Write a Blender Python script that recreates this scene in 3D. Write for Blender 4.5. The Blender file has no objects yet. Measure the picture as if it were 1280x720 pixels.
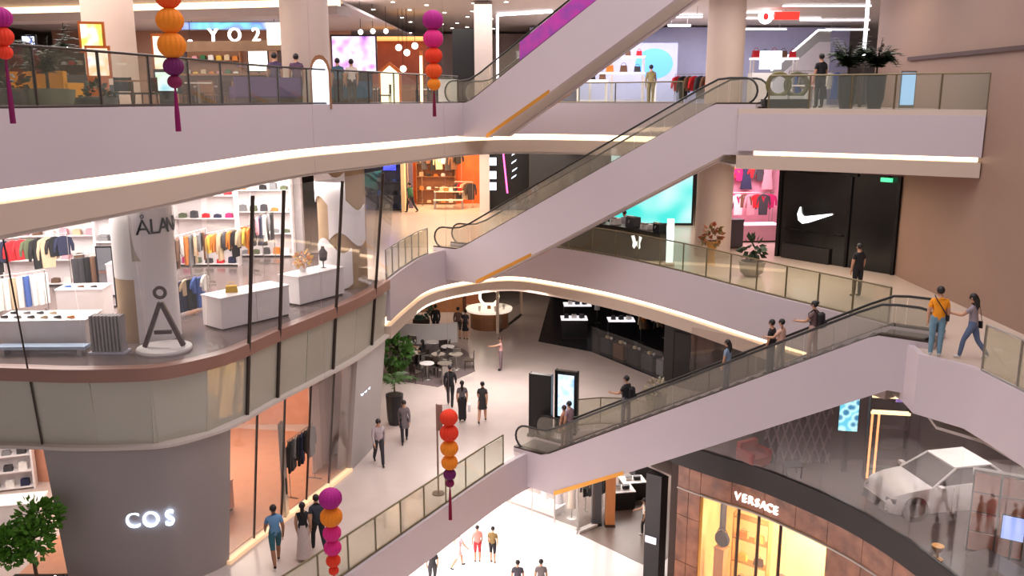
import bpy, bmesh, math, random
import numpy as np
from mathutils import Vector, Matrix, Quaternion
rnd = random.Random(11)
SC = bpy.context.scene
COL = SC.collection
# ------------------------------------------------------------------ camera
FPX = 1100.0                      # focal length in pixels of the 1280x720 frame
PITCH = math.atan(236 / FPX)
EYE = 18.25                       # eye height: just over the top gallery floor
cam_d = bpy.data.cameras.new('camera'); cam = bpy.data.objects.new('camera', cam_d); COL.objects.link(cam)
cam_d.sensor_width = 36; cam_d.lens = 36 * FPX / 1280; cam_d.clip_end = 300
cam.location = (0, 0, EYE); cam.rotation_euler = (math.pi / 2 - PITCH, 0, 0)
SC.camera = cam
# ------------------------------------------------------------------ exposure, world, lights
SC.view_settings.view_transform = 'Standard'; SC.view_settings.look = 'None'
SC.view_settings.gamma = 1; SC.view_settings.use_curve_mapping = False
SC.view_settings.exposure = 0.22
wd = bpy.data.worlds.new('hall_light'); SC.world = wd; wd.use_nodes = True
wd.node_tree.nodes['Background'].inputs[0].default_value = (1.0, 0.90, 0.92, 1)
wd.node_tree.nodes['Background'].inputs[1].default_value = 0.40

def area(name, loc, sx, sy, power, col=(1, .93, .86), rot=(0, 0, 0)):
    l = bpy.data.lights.new(name, 'AREA'); l.shape = 'RECTANGLE'; l.size = sx; l.size_y = sy
    l.energy = power; l.color = col
    o = bpy.data.objects.new(name, l); o.location = loc; o.rotation_euler = rot; COL.objects.link(o)
    return o
WARM = (1, .86, .70); NEU = (1, .93, .88); COOL = (.93, .93, 1)
area('atrium_fill_light', (1, 20, 33), 24, 24, 4200, (1, .93, .95))  # unseen overhead fill, added to flood the atrium floor
area('ground_fill_light', (3, 41, 4.5), 10, 3, 900, NEU)  # unseen fill panels added to brighten the ground floor
area('ground_fill_light', (-5.5, 27, 4.55), 4, 9, 1400, NEU)
area('ground_fill_light', (-4, 36, 4.55), 7, 7, 1400, NEU)
area('left_shop_fill', (-15, 23.5, 9.8), 4, 4, 170, NEU)  # fill added for the dark shop at the far left
area('boutique_light', (10.2, 27.6, 4.4), 3, 1.6, 700, WARM)
area('cos_light', (-10.5, 27, 9.85), 4, 5, 480, WARM)
area('gallery_two_light', (-2.2, 27.5, 10.2), 3, 5, 110, NEU)
area('gallery_two_light', (0.5, 43, 10.2), 12, 8, 2300, NEU)
area('gallery_two_light', (0.5, 51.5, 10.2), 10, 7, 900, NEU)  # extra fill added to brighten the far floor
area('gallery_two_light', (-2, 36, 10.0), 7, 4, 600, NEU)
area('dark_shop_light', (6, 47, 10.1), 7, 7, 260, NEU)
area('car_showroom_light', (15, 26, 9.9), 5, 6, 260, NEU)
area('fashion_floor_light', (-14, 25, 15.6), 9, 6, 1300, NEU)
area('fashion_floor_light', (-8.5, 31.5, 15.6), 6, 6, 1000, NEU)
area('gallery_three_light', (-2, 45, 15.6), 10, 8, 620, WARM)
area('gallery_three_light', (10.2, 31, 15.6), 3, 4, 200, WARM)
area('gallery_three_light', (6, 42, 15.6), 8, 6, 300, WARM)
area('eating_place_fill', (-13.5, 40.5, 21.45), 10, 6, 520, NEU)  # unseen fill added to lift the dark eating places
area('gallery_four_light', (-14, 26, 22.1), 10, 8, 1000, NEU)
area('gallery_four_light', (-1, 37.5, 22.15), 12, 2.5, 700, NEU)
area('gallery_four_light', (10, 31.5, 22.15), 6, 3, 240, NEU)

# ------------------------------------------------------------------ pixel -> point on a real plane
CP, SP = math.cos(PITCH), math.sin(PITCH)
def ray(u, v):
    a, b = (u - 640) / FPX, (v - 360) / FPX
    return Vector((a, CP - b * SP, -SP - b * CP))
def onz(u, v, z):
    d = ray(u, v); return Vector((0, 0, EYE)) + d * ((z - EYE) / d.z)
def ond(u, v, y):
    d = ray(u, v); return Vector((0, 0, EYE)) + d * (y / d.y)

# ------------------------------------------------------------------ materials
def lin(c):
    c = c / 255
    return c / 12.92 if c <= .04045 else ((c + .055) / 1.055) ** 2.4
def rgb(*c): return (lin(c[0]), lin(c[1]), lin(c[2]), 1)
MATS = {}
def mat(name, c, rough=.5, metal=0, var=.06, scale=3.0, spec=.5, bump=0, c2=None, stretch=None):
    if name in MATS: return MATS[name]
    m = bpy.data.materials.new(name); m.use_nodes = True; MATS[name] = m
    nt = m.node_tree; b = nt.nodes['Principled BSDF']
    b.inputs['Roughness'].default_value = rough; b.inputs['Metallic'].default_value = metal
    b.inputs['Specular IOR Level'].default_value = spec
    tc = nt.nodes.new('ShaderNodeTexCoord'); nz = nt.nodes.new('ShaderNodeTexNoise')
    nz.inputs['Scale'].default_value = scale; nz.inputs['Detail'].default_value = 4
    src = tc.outputs['Object']
    if stretch:
        mp = nt.nodes.new('ShaderNodeMapping'); mp.inputs['Scale'].default_value = stretch
        nt.links.new(src, mp.inputs[0]); src = mp.outputs[0]
    nt.links.new(src, nz.inputs['Vector'])
    cr = nt.nodes.new('ShaderNodeValToRGB')
    a = rgb(*c); k = 1 - var
    cr.color_ramp.elements[0].position = .3; cr.color_ramp.elements[1].position = .7
    cr.color_ramp.elements[0].color = rgb(*c2) if c2 else (a[0] * k, a[1] * k, a[2] * k, 1)
    cr.color_ramp.elements[1].color = a
    nt.links.new(nz.outputs['Fac'], cr.inputs[0]); nt.links.new(cr.outputs[0], b.inputs['Base Color'])
    if bump:
        bp = nt.nodes.new('ShaderNodeBump'); bp.inputs['Strength'].default_value = bump
        nt.links.new(nz.outputs['Fac'], bp.inputs['Height']); nt.links.new(bp.outputs[0], b.inputs['Normal'])
    return m
def emit(name, c, s):
    if name in MATS: return MATS[name]
    m = bpy.data.materials.new(name); m.use_nodes = True; MATS[name] = m
    b = m.node_tree.nodes['Principled BSDF']
    b.inputs['Base Color'].default_value = rgb(*c)
    b.inputs['Emission Color'].default_value = rgb(*c); b.inputs['Emission Strength'].default_value = s
    return m
def screen(name, cols, scale, s, kind='noise'):
    """a lit screen: a colour pattern that gives off light"""
    if name in MATS: return MATS[name]
    m = bpy.data.materials.new(name); m.use_nodes = True; MATS[name] = m
    nt = m.node_tree; b = nt.nodes['Principled BSDF']; b.inputs['Base Color'].default_value = (.02, .02, .02, 1)
    tc = nt.nodes.new('ShaderNodeTexCoord')
    if kind == 'noise':
        t = nt.nodes.new('ShaderNodeTexNoise'); t.inputs['Scale'].default_value = scale; out = t.outputs['Fac']
        t.inputs['Detail'].default_value = 1
    elif kind == 'wave':
        t = nt.nodes.new('ShaderNodeTexWave'); t.inputs['Scale'].default_value = scale; t.inputs['Distortion'].default_value = 6
        t.bands_direction = 'Z'; out = t.outputs['Fac']
    else:
        t = nt.nodes.new('ShaderNodeTexVoronoi'); t.inputs['Scale'].default_value = scale; out = t.outputs['Distance']
    nt.links.new(tc.outputs['Object'], t.inputs['Vector'])
    cr = nt.nodes.new('ShaderNodeValToRGB'); e = cr.color_ramp.elements
    while len(e) < len(cols): e.new(.5)
    for i, c in enumerate(cols):
        e[i].position = .25 + .5 * i / max(1, len(cols) - 1); e[i].color = rgb(*c)
    nt.links.new(out, cr.inputs[0]); nt.links.new(cr.outputs[0], b.inputs['Emission Color'])
    b.inputs['Emission Strength'].default_value = s
    return m
def glass(name, tint, refl=.12, haze=.1, hazec=(200, 200, 180), rough=.03, fres=.6):
    """clear pane: tinted transmission, a reflecting face and a little haze"""
    if name in MATS: return MATS[name]
    m = bpy.data.materials.new(name); m.use_nodes = True; MATS[name] = m
    nt = m.node_tree; nt.nodes.remove(nt.nodes['Principled BSDF']); out = nt.nodes['Material Output']
    tr = nt.nodes.new('ShaderNodeBsdfTransparent'); tr.inputs[0].default_value = (*tint, 1)
    gl = nt.nodes.new('ShaderNodeBsdfGlossy'); gl.inputs['Roughness'].default_value = rough
    df = nt.nodes.new('ShaderNodeBsdfDiffuse'); df.inputs[0].default_value = rgb(*hazec)
    fr = nt.nodes.new('ShaderNodeLayerWeight'); fr.inputs[0].default_value = .5
    pw = nt.nodes.new('ShaderNodeMath'); pw.operation = 'POWER'; pw.inputs[1].default_value = 4.0; nt.links.new(fr.outputs['Facing'], pw.inputs[0])
    ad = nt.nodes.new('ShaderNodeMath'); ad.operation = 'MULTIPLY_ADD'
    ad.inputs[1].default_value = fres; ad.inputs[2].default_value = refl; ad.use_clamp = True
    nt.links.new(pw.outputs[0], ad.inputs[0])
    m1 = nt.nodes.new('ShaderNodeMixShader'); m1.inputs[0].default_value = haze
    m2 = nt.nodes.new('ShaderNodeMixShader')
    nt.links.new(tr.outputs[0], m1.inputs[1]); nt.links.new(df.outputs[0], m1.inputs[2])
    nt.links.new(ad.outputs[0], m2.inputs[0]); nt.links.new(m1.outputs[0], m2.inputs[1]); nt.links.new(gl.outputs[0], m2.inputs[2])
    nt.links.new(m2.outputs[0], out.inputs['Surface'])
    return m

FASCIA = mat('painted_fascia', (195, 181, 186), .45, var=.03, scale=.4)
BAND = mat('cove_band', (196, 176, 160), .5, var=.03, scale=.4)
SOFFIT = mat('soffit_paint', (200, 188, 180), .7, var=.03)
COVE = emit('cove_light', (255, 226, 188), 3.2)
WHITE = mat('white_paint', (226, 220, 218), .5, var=.03)
WALLB = mat('beige_stone', (148, 119, 104), .55, var=.06, scale=.6)
FL1 = mat('white_floor', (236, 228, 228), .25, var=.03, scale=.7)
FL2 = mat('pale_marble_floor', (198, 182, 176), .22, var=.08, scale=.9)
FL3 = mat('grey_gloss_floor', (116, 100, 96), .16, var=.08, scale=.8)
FL3B = mat('cream_floor', (205, 186, 172), .25, var=.06, scale=.8)
DARKFL = mat('charcoal_floor', (44, 42, 46), .25, var=.1)
BLACK = mat('black_paint', (20, 19, 21), .35, var=.1)
BLACKM = mat('black_metal', (30, 28, 29), .35, metal=.6)
STEEL = mat('brushed_steel', (170, 165, 160), .3, metal=.9, stretch=(1, 1, 12))
DSTEEL = mat('dark_bronze_metal', (72, 60, 54), .35, metal=.7)
GOLD = mat('gold_trim', (214, 150, 60), .35, metal=.5)
RUBBER = mat('black_rubber', (28, 26, 26), .4)
BROWNB = mat('brown_band', (150, 110, 96), .35, var=.08, stretch=(.4, .4, 8))
PYLON = mat('grey_cladding', (162, 153, 151), .45, var=.04, scale=.5)
WOOD = mat('warm_wood', (150, 100, 66), .45, var=.25, scale=5, stretch=(1, 1, 8))
DWOOD = mat('dark_wood', (72, 48, 38), .4, var=.25, scale=5, stretch=(1, 1, 8))
CORAL = mat('coral_plaster', (204, 146, 122), .6, var=.1)
PINKW = mat('pale_pink_drape', (214, 184, 174), .7, var=.12, stretch=(6, 6, .3))
RAILG = glass('balustrade_glass', (.9, .91, .86), .05, .17, (214, 204, 178))
SHOPG = glass('shopfront_glass', (.96, .96, .96), .035, .03, (200, 200, 200))
SPANG = glass('spandrel_glass', (.75, .78, .76), .06, .72, (206, 200, 184))
GREEN = mat('leaf_green', (62, 104, 34), .5, var=.35, scale=6)
DGREEN = mat('dark_leaf', (36, 56, 28), .5, var=.3, scale=6)
SOIL = mat('potting_soil', (52, 40, 32), .9, var=.3, scale=9)
BARK = mat('bark', (86, 66, 50), .8, var=.3, scale=8)

# ------------------------------------------------------------------ mesh builder
class MB:
    def __init__(s): s.v = []; s.f = []; s.mi = []
    def add(s, vs, fs, mi=0):
        n = len(s.v); s.v += [tuple(p) for p in vs]; s.f += [tuple(i + n for i in f) for f in fs]; s.mi += [mi] * len(fs); return s
    def box(s, c, d, rz=0, mi=0, taper=1.0, rot=None):
        hx, hy, hz = d[0] / 2, d[1] / 2, d[2] / 2
        R = rot if rot is not None else Matrix.Rotation(rz, 3, 'Z'); c = Vector(c); vs = []
        for z, k in ((-hz, 1), (hz, taper)):
            for x, y in ((-hx, -hy), (hx, -hy), (hx, hy), (-hx, hy)): vs.append(c + R @ Vector((x * k, y * k, z)))
        return s.add(vs, [(3, 2, 1, 0), (4, 5, 6, 7), (0, 1, 5, 4), (1, 2, 6, 5), (2, 3, 7, 6), (3, 0, 4, 7)], mi)
    def tube(s, pts, r, n=8, mi=0, cap=True, flat=1.0):
        pts = [Vector(p) for p in pts]; rs = r if isinstance(r, (list, tuple)) else [r] * len(pts); vs = []; fs = []
        up = None
        for i, p in enumerate(pts):
            t = (pts[min(i + 1, len(pts) - 1)] - pts[max(i - 1, 0)]).normalized()
            if up is None:
                up = Vector((0, 0, 1)) if abs(t.z) < .9 else Vector((1, 0, 0))
            a = t.cross(up).normalized(); b = a.cross(t).normalized(); up = b
            for k in range(n):
                q = 2 * math.pi * k / n; vs.append(p + a * math.cos(q) * rs[i] + b * math.sin(q) * rs[i] * flat)
        for i in range(len(pts) - 1):
            for k in range(n):
                k2 = (k + 1) % n; fs.append((i * n + k, i * n + k2, (i + 1) * n + k2, (i + 1) * n + k))
        if cap: fs.append(tuple(range(n))[::-1]); fs.append(tuple(range((len(pts) - 1) * n, len(pts) * n)))
        return s.add(vs, fs, mi)
    def lathe(s, prof, n=24, mi=0, c=(0, 0, 0), ribs=0, rd=0):
        vs = []; fs = []; c = Vector(c)
        for r, z in prof:
            for k in range(n):
                q = 2 * math.pi * k / n; rr = r * (1 - rd * (k % 2)) if ribs else r
                vs.append(c + Vector((rr * math.cos(q), rr * math.sin(q), z)))
        for i in range(len(prof) - 1):
            for k in range(n):
                k2 = (k + 1) % n; fs.append((i * n + k, i * n + k2, (i + 1) * n + k2, (i + 1) * n + k))
        fs.append(tuple(range(n))[::-1]); fs.append(tuple(range((len(prof) - 1) * n, len(prof) * n)))
        return s.add(vs, fs, mi)
    def ball(s, c, r, n=12, m=8, mi=0, sq=(1, 1, 1)):
        c = Vector(c); vs = [c + Vector((0, 0, -r * sq[2]))]; fs = []
        for i in range(1, m):
            a = -math.pi / 2 + math.pi * i / m
            for k in range(n):
                q = 2 * math.pi * k / n
                vs.append(c + Vector((math.cos(a) * math.cos(q) * r * sq[0], math.cos(a) * math.sin(q) * r * sq[1], math.sin(a) * r * sq[2])))
        vs.append(c + Vector((0, 0, r * sq[2]))); L = len(vs) - 1
        for k in range(n):
            k2 = (k + 1) % n; fs.append((0, 1 + k2, 1 + k)); fs.append((L, L - n + k, L - n + k2))
            for i in range(m - 2): fs.append((1 + i * n + k, 1 + i * n + k2, 1 + (i + 1) * n + k2, 1 + (i + 1) * n + k))
        return s.add(vs, fs, mi)
    def prism(s, poly, z0, z1, mi=0):
        n = len(poly); vs = [(p[0], p[1], z0) for p in poly] + [(p[0], p[1], z1) for p in poly]
        fs = [tuple(range(n))[::-1], tuple(range(n, 2 * n))] + [(i, (i + 1) % n, n + (i + 1) % n, n + i) for i in range(n)]
        return s.add(vs, fs, mi)
    def extr(s, poly, a, b, mi=0):
        """polygon of 3D points swept from offset a to offset b"""
        n = len(poly); a = Vector(a); b = Vector(b)
        vs = [Vector(p) + a for p in poly] + [Vector(p) + b for p in poly]
        fs = [tuple(range(n))[::-1], tuple(range(n, 2 * n))] + [(i, (i + 1) % n, n + (i + 1) % n, n + i) for i in range(n)]
        return s.add(vs, fs, mi)
    def ribbon(s, curve, z0, z1, t0, t1, lean=0, zref=0, mi=0):
        """a band of rectangular section along a plan curve; t = offset along the left normal; lean moves points -normal per metre of height"""
        N = normals(curve); vs = []; fs = []; n = len(curve)
        for p, q in zip(curve, N):
            for t, z in ((t0, z0), (t1, z0), (t1, z1), (t0, z1)):
                k = t - lean * (z - zref); vs.append((p[0] + q[0] * k, p[1] + q[1] * k, z))
        for i in range(n - 1):
            for k in range(4):
                k2 = (k + 1) % 4; fs.append((i * 4 + k, (i + 1) * 4 + k, (i + 1) * 4 + k2, i * 4 + k2))
        fs.append((0, 1, 2, 3)); fs.append(tuple(range((n - 1) * 4, n * 4))[::-1])
        return s.add(vs, fs, mi)
    def build(s, name, m, parent=None, loc=None, rz=0, smooth=False):
        me = bpy.data.meshes.new(name); me.from_pydata(s.v, [], s.f)
        ms = m if isinstance(m, (list, tuple)) else [m]
        for x in ms: me.materials.append(x)
        if len(ms) > 1: me.polygons.foreach_set('material_index', s.mi)
        bm = bmesh.new(); bm.from_mesh(me); bmesh.ops.recalc_face_normals(bm, faces=bm.faces); bm.to_mesh(me); bm.free()
        if smooth:
            me.polygons.foreach_set('use_smooth', [True] * len(me.polygons))
            try: me.set_sharp_from_angle(angle=math.radians(40))
            except Exception: pass
        o = bpy.data.objects.new(name, me); COL.objects.link(o)
        if parent: o.parent = parent
        if loc is not None: o.location = loc
        if rz: o.rotation_euler = (0, 0, rz)
        return o
def normals(curve):
    out = []; n = len(curve)
    for i in range(n):
        a = Vector(curve[max(i - 1, 0)][:2]); b = Vector(curve[min(i + 1, n - 1)][:2]); t = (b - a).normalized(); out.append((-t.y, t.x))
    return out
def smooth_curve(pts, k=6):
    P = [Vector((p[0], p[1])) for p in pts]; out = []
    for i in range(len(P) - 1):
        p0 = P[max(i - 1, 0)]; p1 = P[i]; p2 = P[i + 1]; p3 = P[min(i + 2, len(P) - 1)]
        for j in range(k):
            t = j / k
            out.append(.5 * ((2 * p1) + (-p0 + p2) * t + (2 * p0 - 5 * p1 + 4 * p2 - p3) * t * t + (-p0 + 3 * p1 - 3 * p2 + p3) * t ** 3))
    out.append(P[-1]); return [(p.x, p.y) for p in out]
def offset_curve(c, d):
    return [(p[0] + q[0] * d, p[1] + q[1] * d) for p, q in zip(c, normals(c))]
def resample(c, step):
    """points along a polyline, about `step` apart"""
    P = [Vector(p) for p in c]; L = [0]
    for a, b in zip(P, P[1:]): L.append(L[-1] + (b - a).length)
    n = max(1, round(L[-1] / step)); out = []
    for i in range(n + 1):
        s = L[-1] * i / n; k = 0
        while k < len(L) - 2 and L[k + 1] < s: k += 1
        t = (s - L[k]) / max(1e-9, L[k + 1] - L[k]); out.append(P[k].lerp(P[k + 1], t))
    return out
def tag(o, label=None, cat=None, group=None, kind=None):
    if label: o['label'] = label
    if cat: o['category'] = cat
    if group: o['group'] = group
    if kind: o['kind'] = kind
    return o
def thing(name, label, cat, loc=(0, 0, 0), rz=0, group=None):
    o = bpy.data.objects.new(name, None); COL.objects.link(o); o.empty_display_size = .1
    o.location = loc; o.rotation_euler = (0, 0, rz); return tag(o, label, cat, group)
def struct(name, mb, m, smooth=False): return tag(mb.build(name, m, smooth=smooth), kind='structure')
KIDS = {}
def dup(o, loc=None, rz=None, label=None, group=None, parent=None):
    c = o.copy(); COL.objects.link(c)
    if parent: c.parent = parent
    for ch in o.children: dup(ch, parent=c)
    if loc is not None: c.location = loc
    if rz is not None: c.rotation_euler = (0, 0, rz)
    if label: c['label'] = label
    if group: c['group'] = group
    return c
def text(body, size, m, parent, loc, rot, name='lettering', ext=.03, align='CENTER', sx=1.0):
    cu = bpy.data.curves.new(name, 'FONT'); cu.body = body; cu.size = size; cu.extrude = ext; cu.align_x = align; cu.align_y = 'CENTER'
    cu.materials.append(m); t = bpy.data.objects.new(name, cu); me = bpy.data.meshes.new_from_object(t)
    bpy.data.objects.remove(t); o = bpy.data.objects.new(name, me); COL.objects.link(o); o.location = loc; o.rotation_euler = rot
    o.scale = (sx, 1, 1)
    if parent: o.parent = parent
    return o
ORD = ['first', 'second', 'third', 'fourth', 'fifth', 'sixth', 'seventh', 'eighth', 'ninth', 'tenth', 'eleventh', 'twelfth', 'thirteenth', 'fourteenth', 'fifteenth', 'sixteenth', 'seventeenth', 'eighteenth', 'nineteenth', 'twentieth']
# ------------------------------------------------------------------ levels and plan curves (metres; the slab lies to the left of each curve)
Z1, Z2, Z3, Z4, Z5 = 0.0, 6.0, 12.0, 17.95, 22.3
E4a = smooth_curve([(-9.3, 9), (-8.3, 14.3), (-7.55, 17.6), (-7.1, 20.6), (-6.65, 24.0), (-5.85, 27.0), (-4.73, 29.4), (-3.5, 32.3), (-1.75, 36.2), (0, 37.4), (2.5, 37.0), (5, 35.4), (7.4, 32.6)])
E4b = smooth_curve([(7.55, 29.9), (9.5, 28.9), (11.7, 27.6), (13.85, 26.2)])
FAC = smooth_curve([(-20, 20.6), (-16, 20.1), (-12, 19.9), (-10.5, 19.75), (-9.2, 19.8), (-8.3, 19.97), (-7.6, 20.6), (-7.05, 21.4), (-6.45, 23.2), (-5.67, 25.2), (-4.85, 27.55), (-4.3, 30.2)], 4)
E3a = smooth_curve([(-4.3, 30.3), (-4.0, 32.6), (-3.35, 35.6), (-1.75, 37.5), (0, 38.3), (1.7, 37.2), (4, 34.9), (6, 32), (8.1, 28.1), (9.6, 25.6), (10.6, 23.8)])
E3b = [(10.27, 22.2), (10.12, 21.05), (10.86, 20.0), (10.96, 19.0), (11.0, 18.0), (11.05, 15), (11.1, 10)]
E2a = smooth_curve([(-8, 14), (-6.2, 17.6), (-4.27, 21), (-2.4, 24.3), (-.2, 28.1), (1.3, 29.9), (2.6, 31.2), (4.2, 31.4)])
E2b = smooth_curve([(4.6, 31.1), (5.9, 29.4), (7.1, 28.2), (8.4, 27.0), (10.3, 24.1), (11.3, 20.5), (11.9, 14)])

struct('floor', MB().prism([(-32, 5), (30, 5), (30, 62), (-32, 62)], -.3, Z1), FL1)
def slab(poly, z, zc, mf, cpoly=None, mc=SOFFIT):
    struct('floor', MB().prism(poly, z - .25, z), mf)
    struct('ceiling', MB().prism(cpoly or poly, zc, zc + .08), mc)
ins = lambda c: offset_curve(c, .05)
slab([(-32, 9)] + ins(E4a) + ins(E4b) + [(13.85, 34.6), (30, 34.6), (30, 62), (-32, 62)], Z4, 16.0, FL3B)
slab([(-32, 20.7)] + ins(FAC) + ins(E3a) + ins(E3b) + [(24, 11), (24, 62), (-32, 62)], Z3, 10.0, FL3B,
     [(-32, 20.7)] + ins(FAC) + offset_curve(E3a, .3) + offset_curve(E3b, .75) + [(24, 11), (24, 62), (-32, 62)])
slab([(-32, 14)] + ins(E2a) + ins(E2b) + [(24, 14), (24, 62), (-32, 62)], Z2, 4.65, FL2,
     [(-32, 14)] + ins(E2a) + offset_curve(E2b, .45) + [(24, 14), (24, 62), (-32, 62)])
struct('ceiling', MB().prism([(-32, 9)] + offset_curve(E4a, 1.0) + offset_curve(E4b, .8) + [(13.85, 34.6), (30, 34.6), (30, 62), (-32, 62)], Z5, Z5 + .3), SOFFIT)
# grey floor of the fashion store behind the curved glass
struct('floor', MB().prism([(-24, 20.9)] + offset_curve(FAC, .35) + [(-5.2, 30.6), (-7.5, 36), (-24, 36)], Z3, Z3 + .02), FL3)

def edge_fascia(c, z, hf, hs, hl, kerb=0, m=FASCIA, ml=BAND):
    struct('trim_1', MB().ribbon(c, z - hf, z + kerb, 0, .16), m, True)
    if hs:
        struct('trim_2', MB().ribbon(c, z - hf - hs - hl, z - hf - hs, 0, .42), ml, True)
        struct('trim_3', MB().ribbon(c, z - hf - hs + .01, z - hf - .01, .26, .34), COVE, True)
    elif hl:
        struct('trim_2', MB().ribbon(c, z - hf - hl, z - hf, .3, .5), ml, True)
edge_fascia(E4a, 18.1, 1.28, .24, .5, 0)
edge_fascia(E4b, Z4 - .17, 1.22, .15, .45, 0)
edge_fascia(E3a, Z3 + .05, 1.5, .2, .45, 0)
edge_fascia(E3b, Z3 + .05, 1.55, 0, 0, 0)
edge_fascia(E2a, Z2 + .05, 1.35, 0, 0, 0)
struct('trim_4', MB().ribbon(E2b, Z2 - .5, Z2 + .3, 0, .16), mat('black_fascia', (34, 27, 28), .6), True)

# walls
struct('wall_right', MB().box((14.1, 21.3, 20.2), (.4, 26.8, 19.6)), WALLB)
struct('trim_5', MB().box((13.86, 20.5, 19.62), (.1, 22.5, .13)), mat('groove_brown', (74, 46, 40), .5))
struct('wall_back', MB().box((0, 62, 11), (64, .3, 24)), mat('back_wall', (150, 138, 134), .7))
struct('wall_left', MB().box((-32, 36, 11), (.3, 54, 24)), MATS['back_wall'])
struct('wall_right', MB().box((24.2, 36, 4.8), (.3, 54, 9.6)), MATS['back_wall'])

# columns
def column(x, y, r, z0, z1, m=None, label='round column'):
    struct('column', MB().lathe([(r, z0), (r, z1)], 32, c=(x, y, 0)), m or mat('column_stone', (198, 176, 164), .55, var=.03), True)
column(-11.9, 27, .72, Z4, Z5); column(-6.62, 29.2, .76, Z4, Z5); column(8.2, 35.6, .72, Z3, 16); column(8.35, 35.6, .72, Z4, Z5)
column(-9.75, 22.9, .72, Z3, Z3 + 1.7, mat('store_column', (176, 146, 112), .6)); column(-9.75, 22.9, .73, Z3 + 1.7, 16, WHITE); column(-5.75, 29.6, .8, Z3, 16, mat('store_column', (176, 146, 112), .6))

# ------------------------------------------------------------------ curved glass front of the fashion store and the shop below
LEAN = .1
def front_pane(a, b, z0, z1, t0, t1, zr):
    """one glass pane between two plan points, leaning outwards as it rises"""
    A = Vector((a[0], a[1])); B = Vector((b[0], b[1])); d = (B - A).normalized(); n = Vector((-d.y, d.x)); A = A + d * .015; B = B - d * .015
    P = []
    for p, z in ((A, z0), (B, z0), (B, z1), (A, z1)):
        q = p - n * (LEAN * (z - zr)); P.append((q.x, q.y, z))
    off = Vector((n.x, n.y, 0))
    return MB().extr(P, off * t0, off * t1)
win = thing('window_1', None, None, (0, 0, 0)); win['kind'] = 'structure'
fpts = resample([p for p in FAC if p[0] > -18], 1.42)
for i, (a, b) in enumerate(zip(fpts, fpts[1:])):
    front_pane(a, b, Z3 + .08, 16.0, .05, .08, Z3).build('pane', SHOPG, win)
    front_pane(a, b, 10.0, Z3 - .24, .05, .09, Z3).build('lower_pane', SPANG, win)
    d = Vector((b[0] - a[0], b[1] - a[1])).normalized(); n = Vector((-d.y, d.x))
    if i in (1, 4, 8, 9, 11, 13) or i > 5 and i % 3 == 2:
        p0 = Vector((a[0], a[1], 10.0)) + Vector((n.x, n.y, 0)) * .2; p1 = Vector((a[0] - n.x * .4 * 1, a[1] - n.y * .4, 15.9))
        p0 = Vector((a[0] + n.x * .2, a[1] + n.y * .2, 10.0)); p1 = Vector((a[0] - n.x * .39, a[1] - n.y * .39, 15.9))
        MB().tube([p0, p1], .05 if i > 5 else .02, 6).build('mullion', DSTEEL, win)
struct('trim_6', MB().ribbon(FAC, Z3 - .26, Z3 + .06, -.03, .3), BROWNB, True)
struct('trim_7', MB().ribbon(FAC, 9.93, 10.03, .0, .5, LEAN, Z3), BROWNB, True)
struct('wall_spandrel', MB().ribbon(FAC, 10.1, 11.9, .5, .6), mat('spandrel_backing', (192, 184, 170), .8), True)
# grey cladding of the lower shop: the curved pylon and the slab at its far end
pc = [p for p in FAC if -11.9 < p[0] < -7.0]
pyl = thing('shop_pylon', 'curved grey pylon with lit white letters under the glass store corner', 'shop pylon', (-9.4, 20.2, Z2))
def shift(mb, o): mb.v = [(v[0] - o[0], v[1] - o[1], v[2] - o[2]) for v in mb.v]; return mb
shift(MB().ribbon(pc, Z2, 9.93, .06, .5, LEAN, Z3), (-9.4, 20.2, Z2)).build('cladding', PYLON, pyl, smooth=True)
SIGNB = emit('sign_blue_white', (205, 225, 255), 3.0)
q = onz(192, 650, 7.3); q = Vector((-8.75, 20.30, 7.35))
for k, ch in enumerate('COS'):
    text(ch, .56, SIGNB, pyl, (q.x + (k - 1) * .45 + 9.15, q.y - 20.2 - .05 + (.0, .0, .04)[k], q.z - Z2 + .62 + .02 * k), (math.radians(84), 0, math.radians((3, 6, 12)[k])), ext=.05, sx=.95)
dp = [p for p in FAC if p[1] > 27.2]
dpn = dp[-1]; org = (-4.9, 29, Z2)
sl = thing('shop_slab', 'flat grey end slab with small lit letters beside the walkway planter', 'shop pylon', org)
shift(MB().ribbon(dp, Z2, 9.93, .0, .5, LEAN, Z3), org).build('cladding', PYLON, sl, smooth=True)
ang = math.atan2(dp[-1][1] - dp[0][1], dp[-1][0] - dp[0][0])
for k, ch in enumerate('COS'):
    p = Vector((-5.05, 28.55)) + Vector((math.cos(ang), math.sin(ang))) * (k - 1) * .34
    text(ch, .42, SIGNB, sl, (p.x - org[0] + .02, p.y - org[1], 8.62 - Z2), (math.radians(85), 0, ang), ext=.05)
# shop window between them
gw = thing('window_2', None, None); gw['kind'] = 'structure'
sp = resample([p for p in FAC if 21.3 <= p[1] <= 27.6], 1.25)
for i, (a, b) in enumerate(zip(sp, sp[1:])):
    if i in (2,): continue
    front_pane(a, b, Z2 + .1, 9.9, .1, .13, Z3).build('pane', SHOPG, gw)
for a, b in zip(sp, sp[1:]):
    d = Vector((b[0] - a[0], b[1] - a[1])).normalized(); n = Vector((-d.y, d.x))
    MB().tube([(a[0] + n.x * .72, a[1] + n.y * .72, Z2), (a[0] + n.x * .33, a[1] + n.y * .33, 9.9)], .035, 6).build('mullion', DSTEEL, gw)
struct('trim_8', MB().ribbon(sp, Z2, Z2 + .1, .55, .75), emit('lit_kerb', (255, 214, 170), .35))

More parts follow.
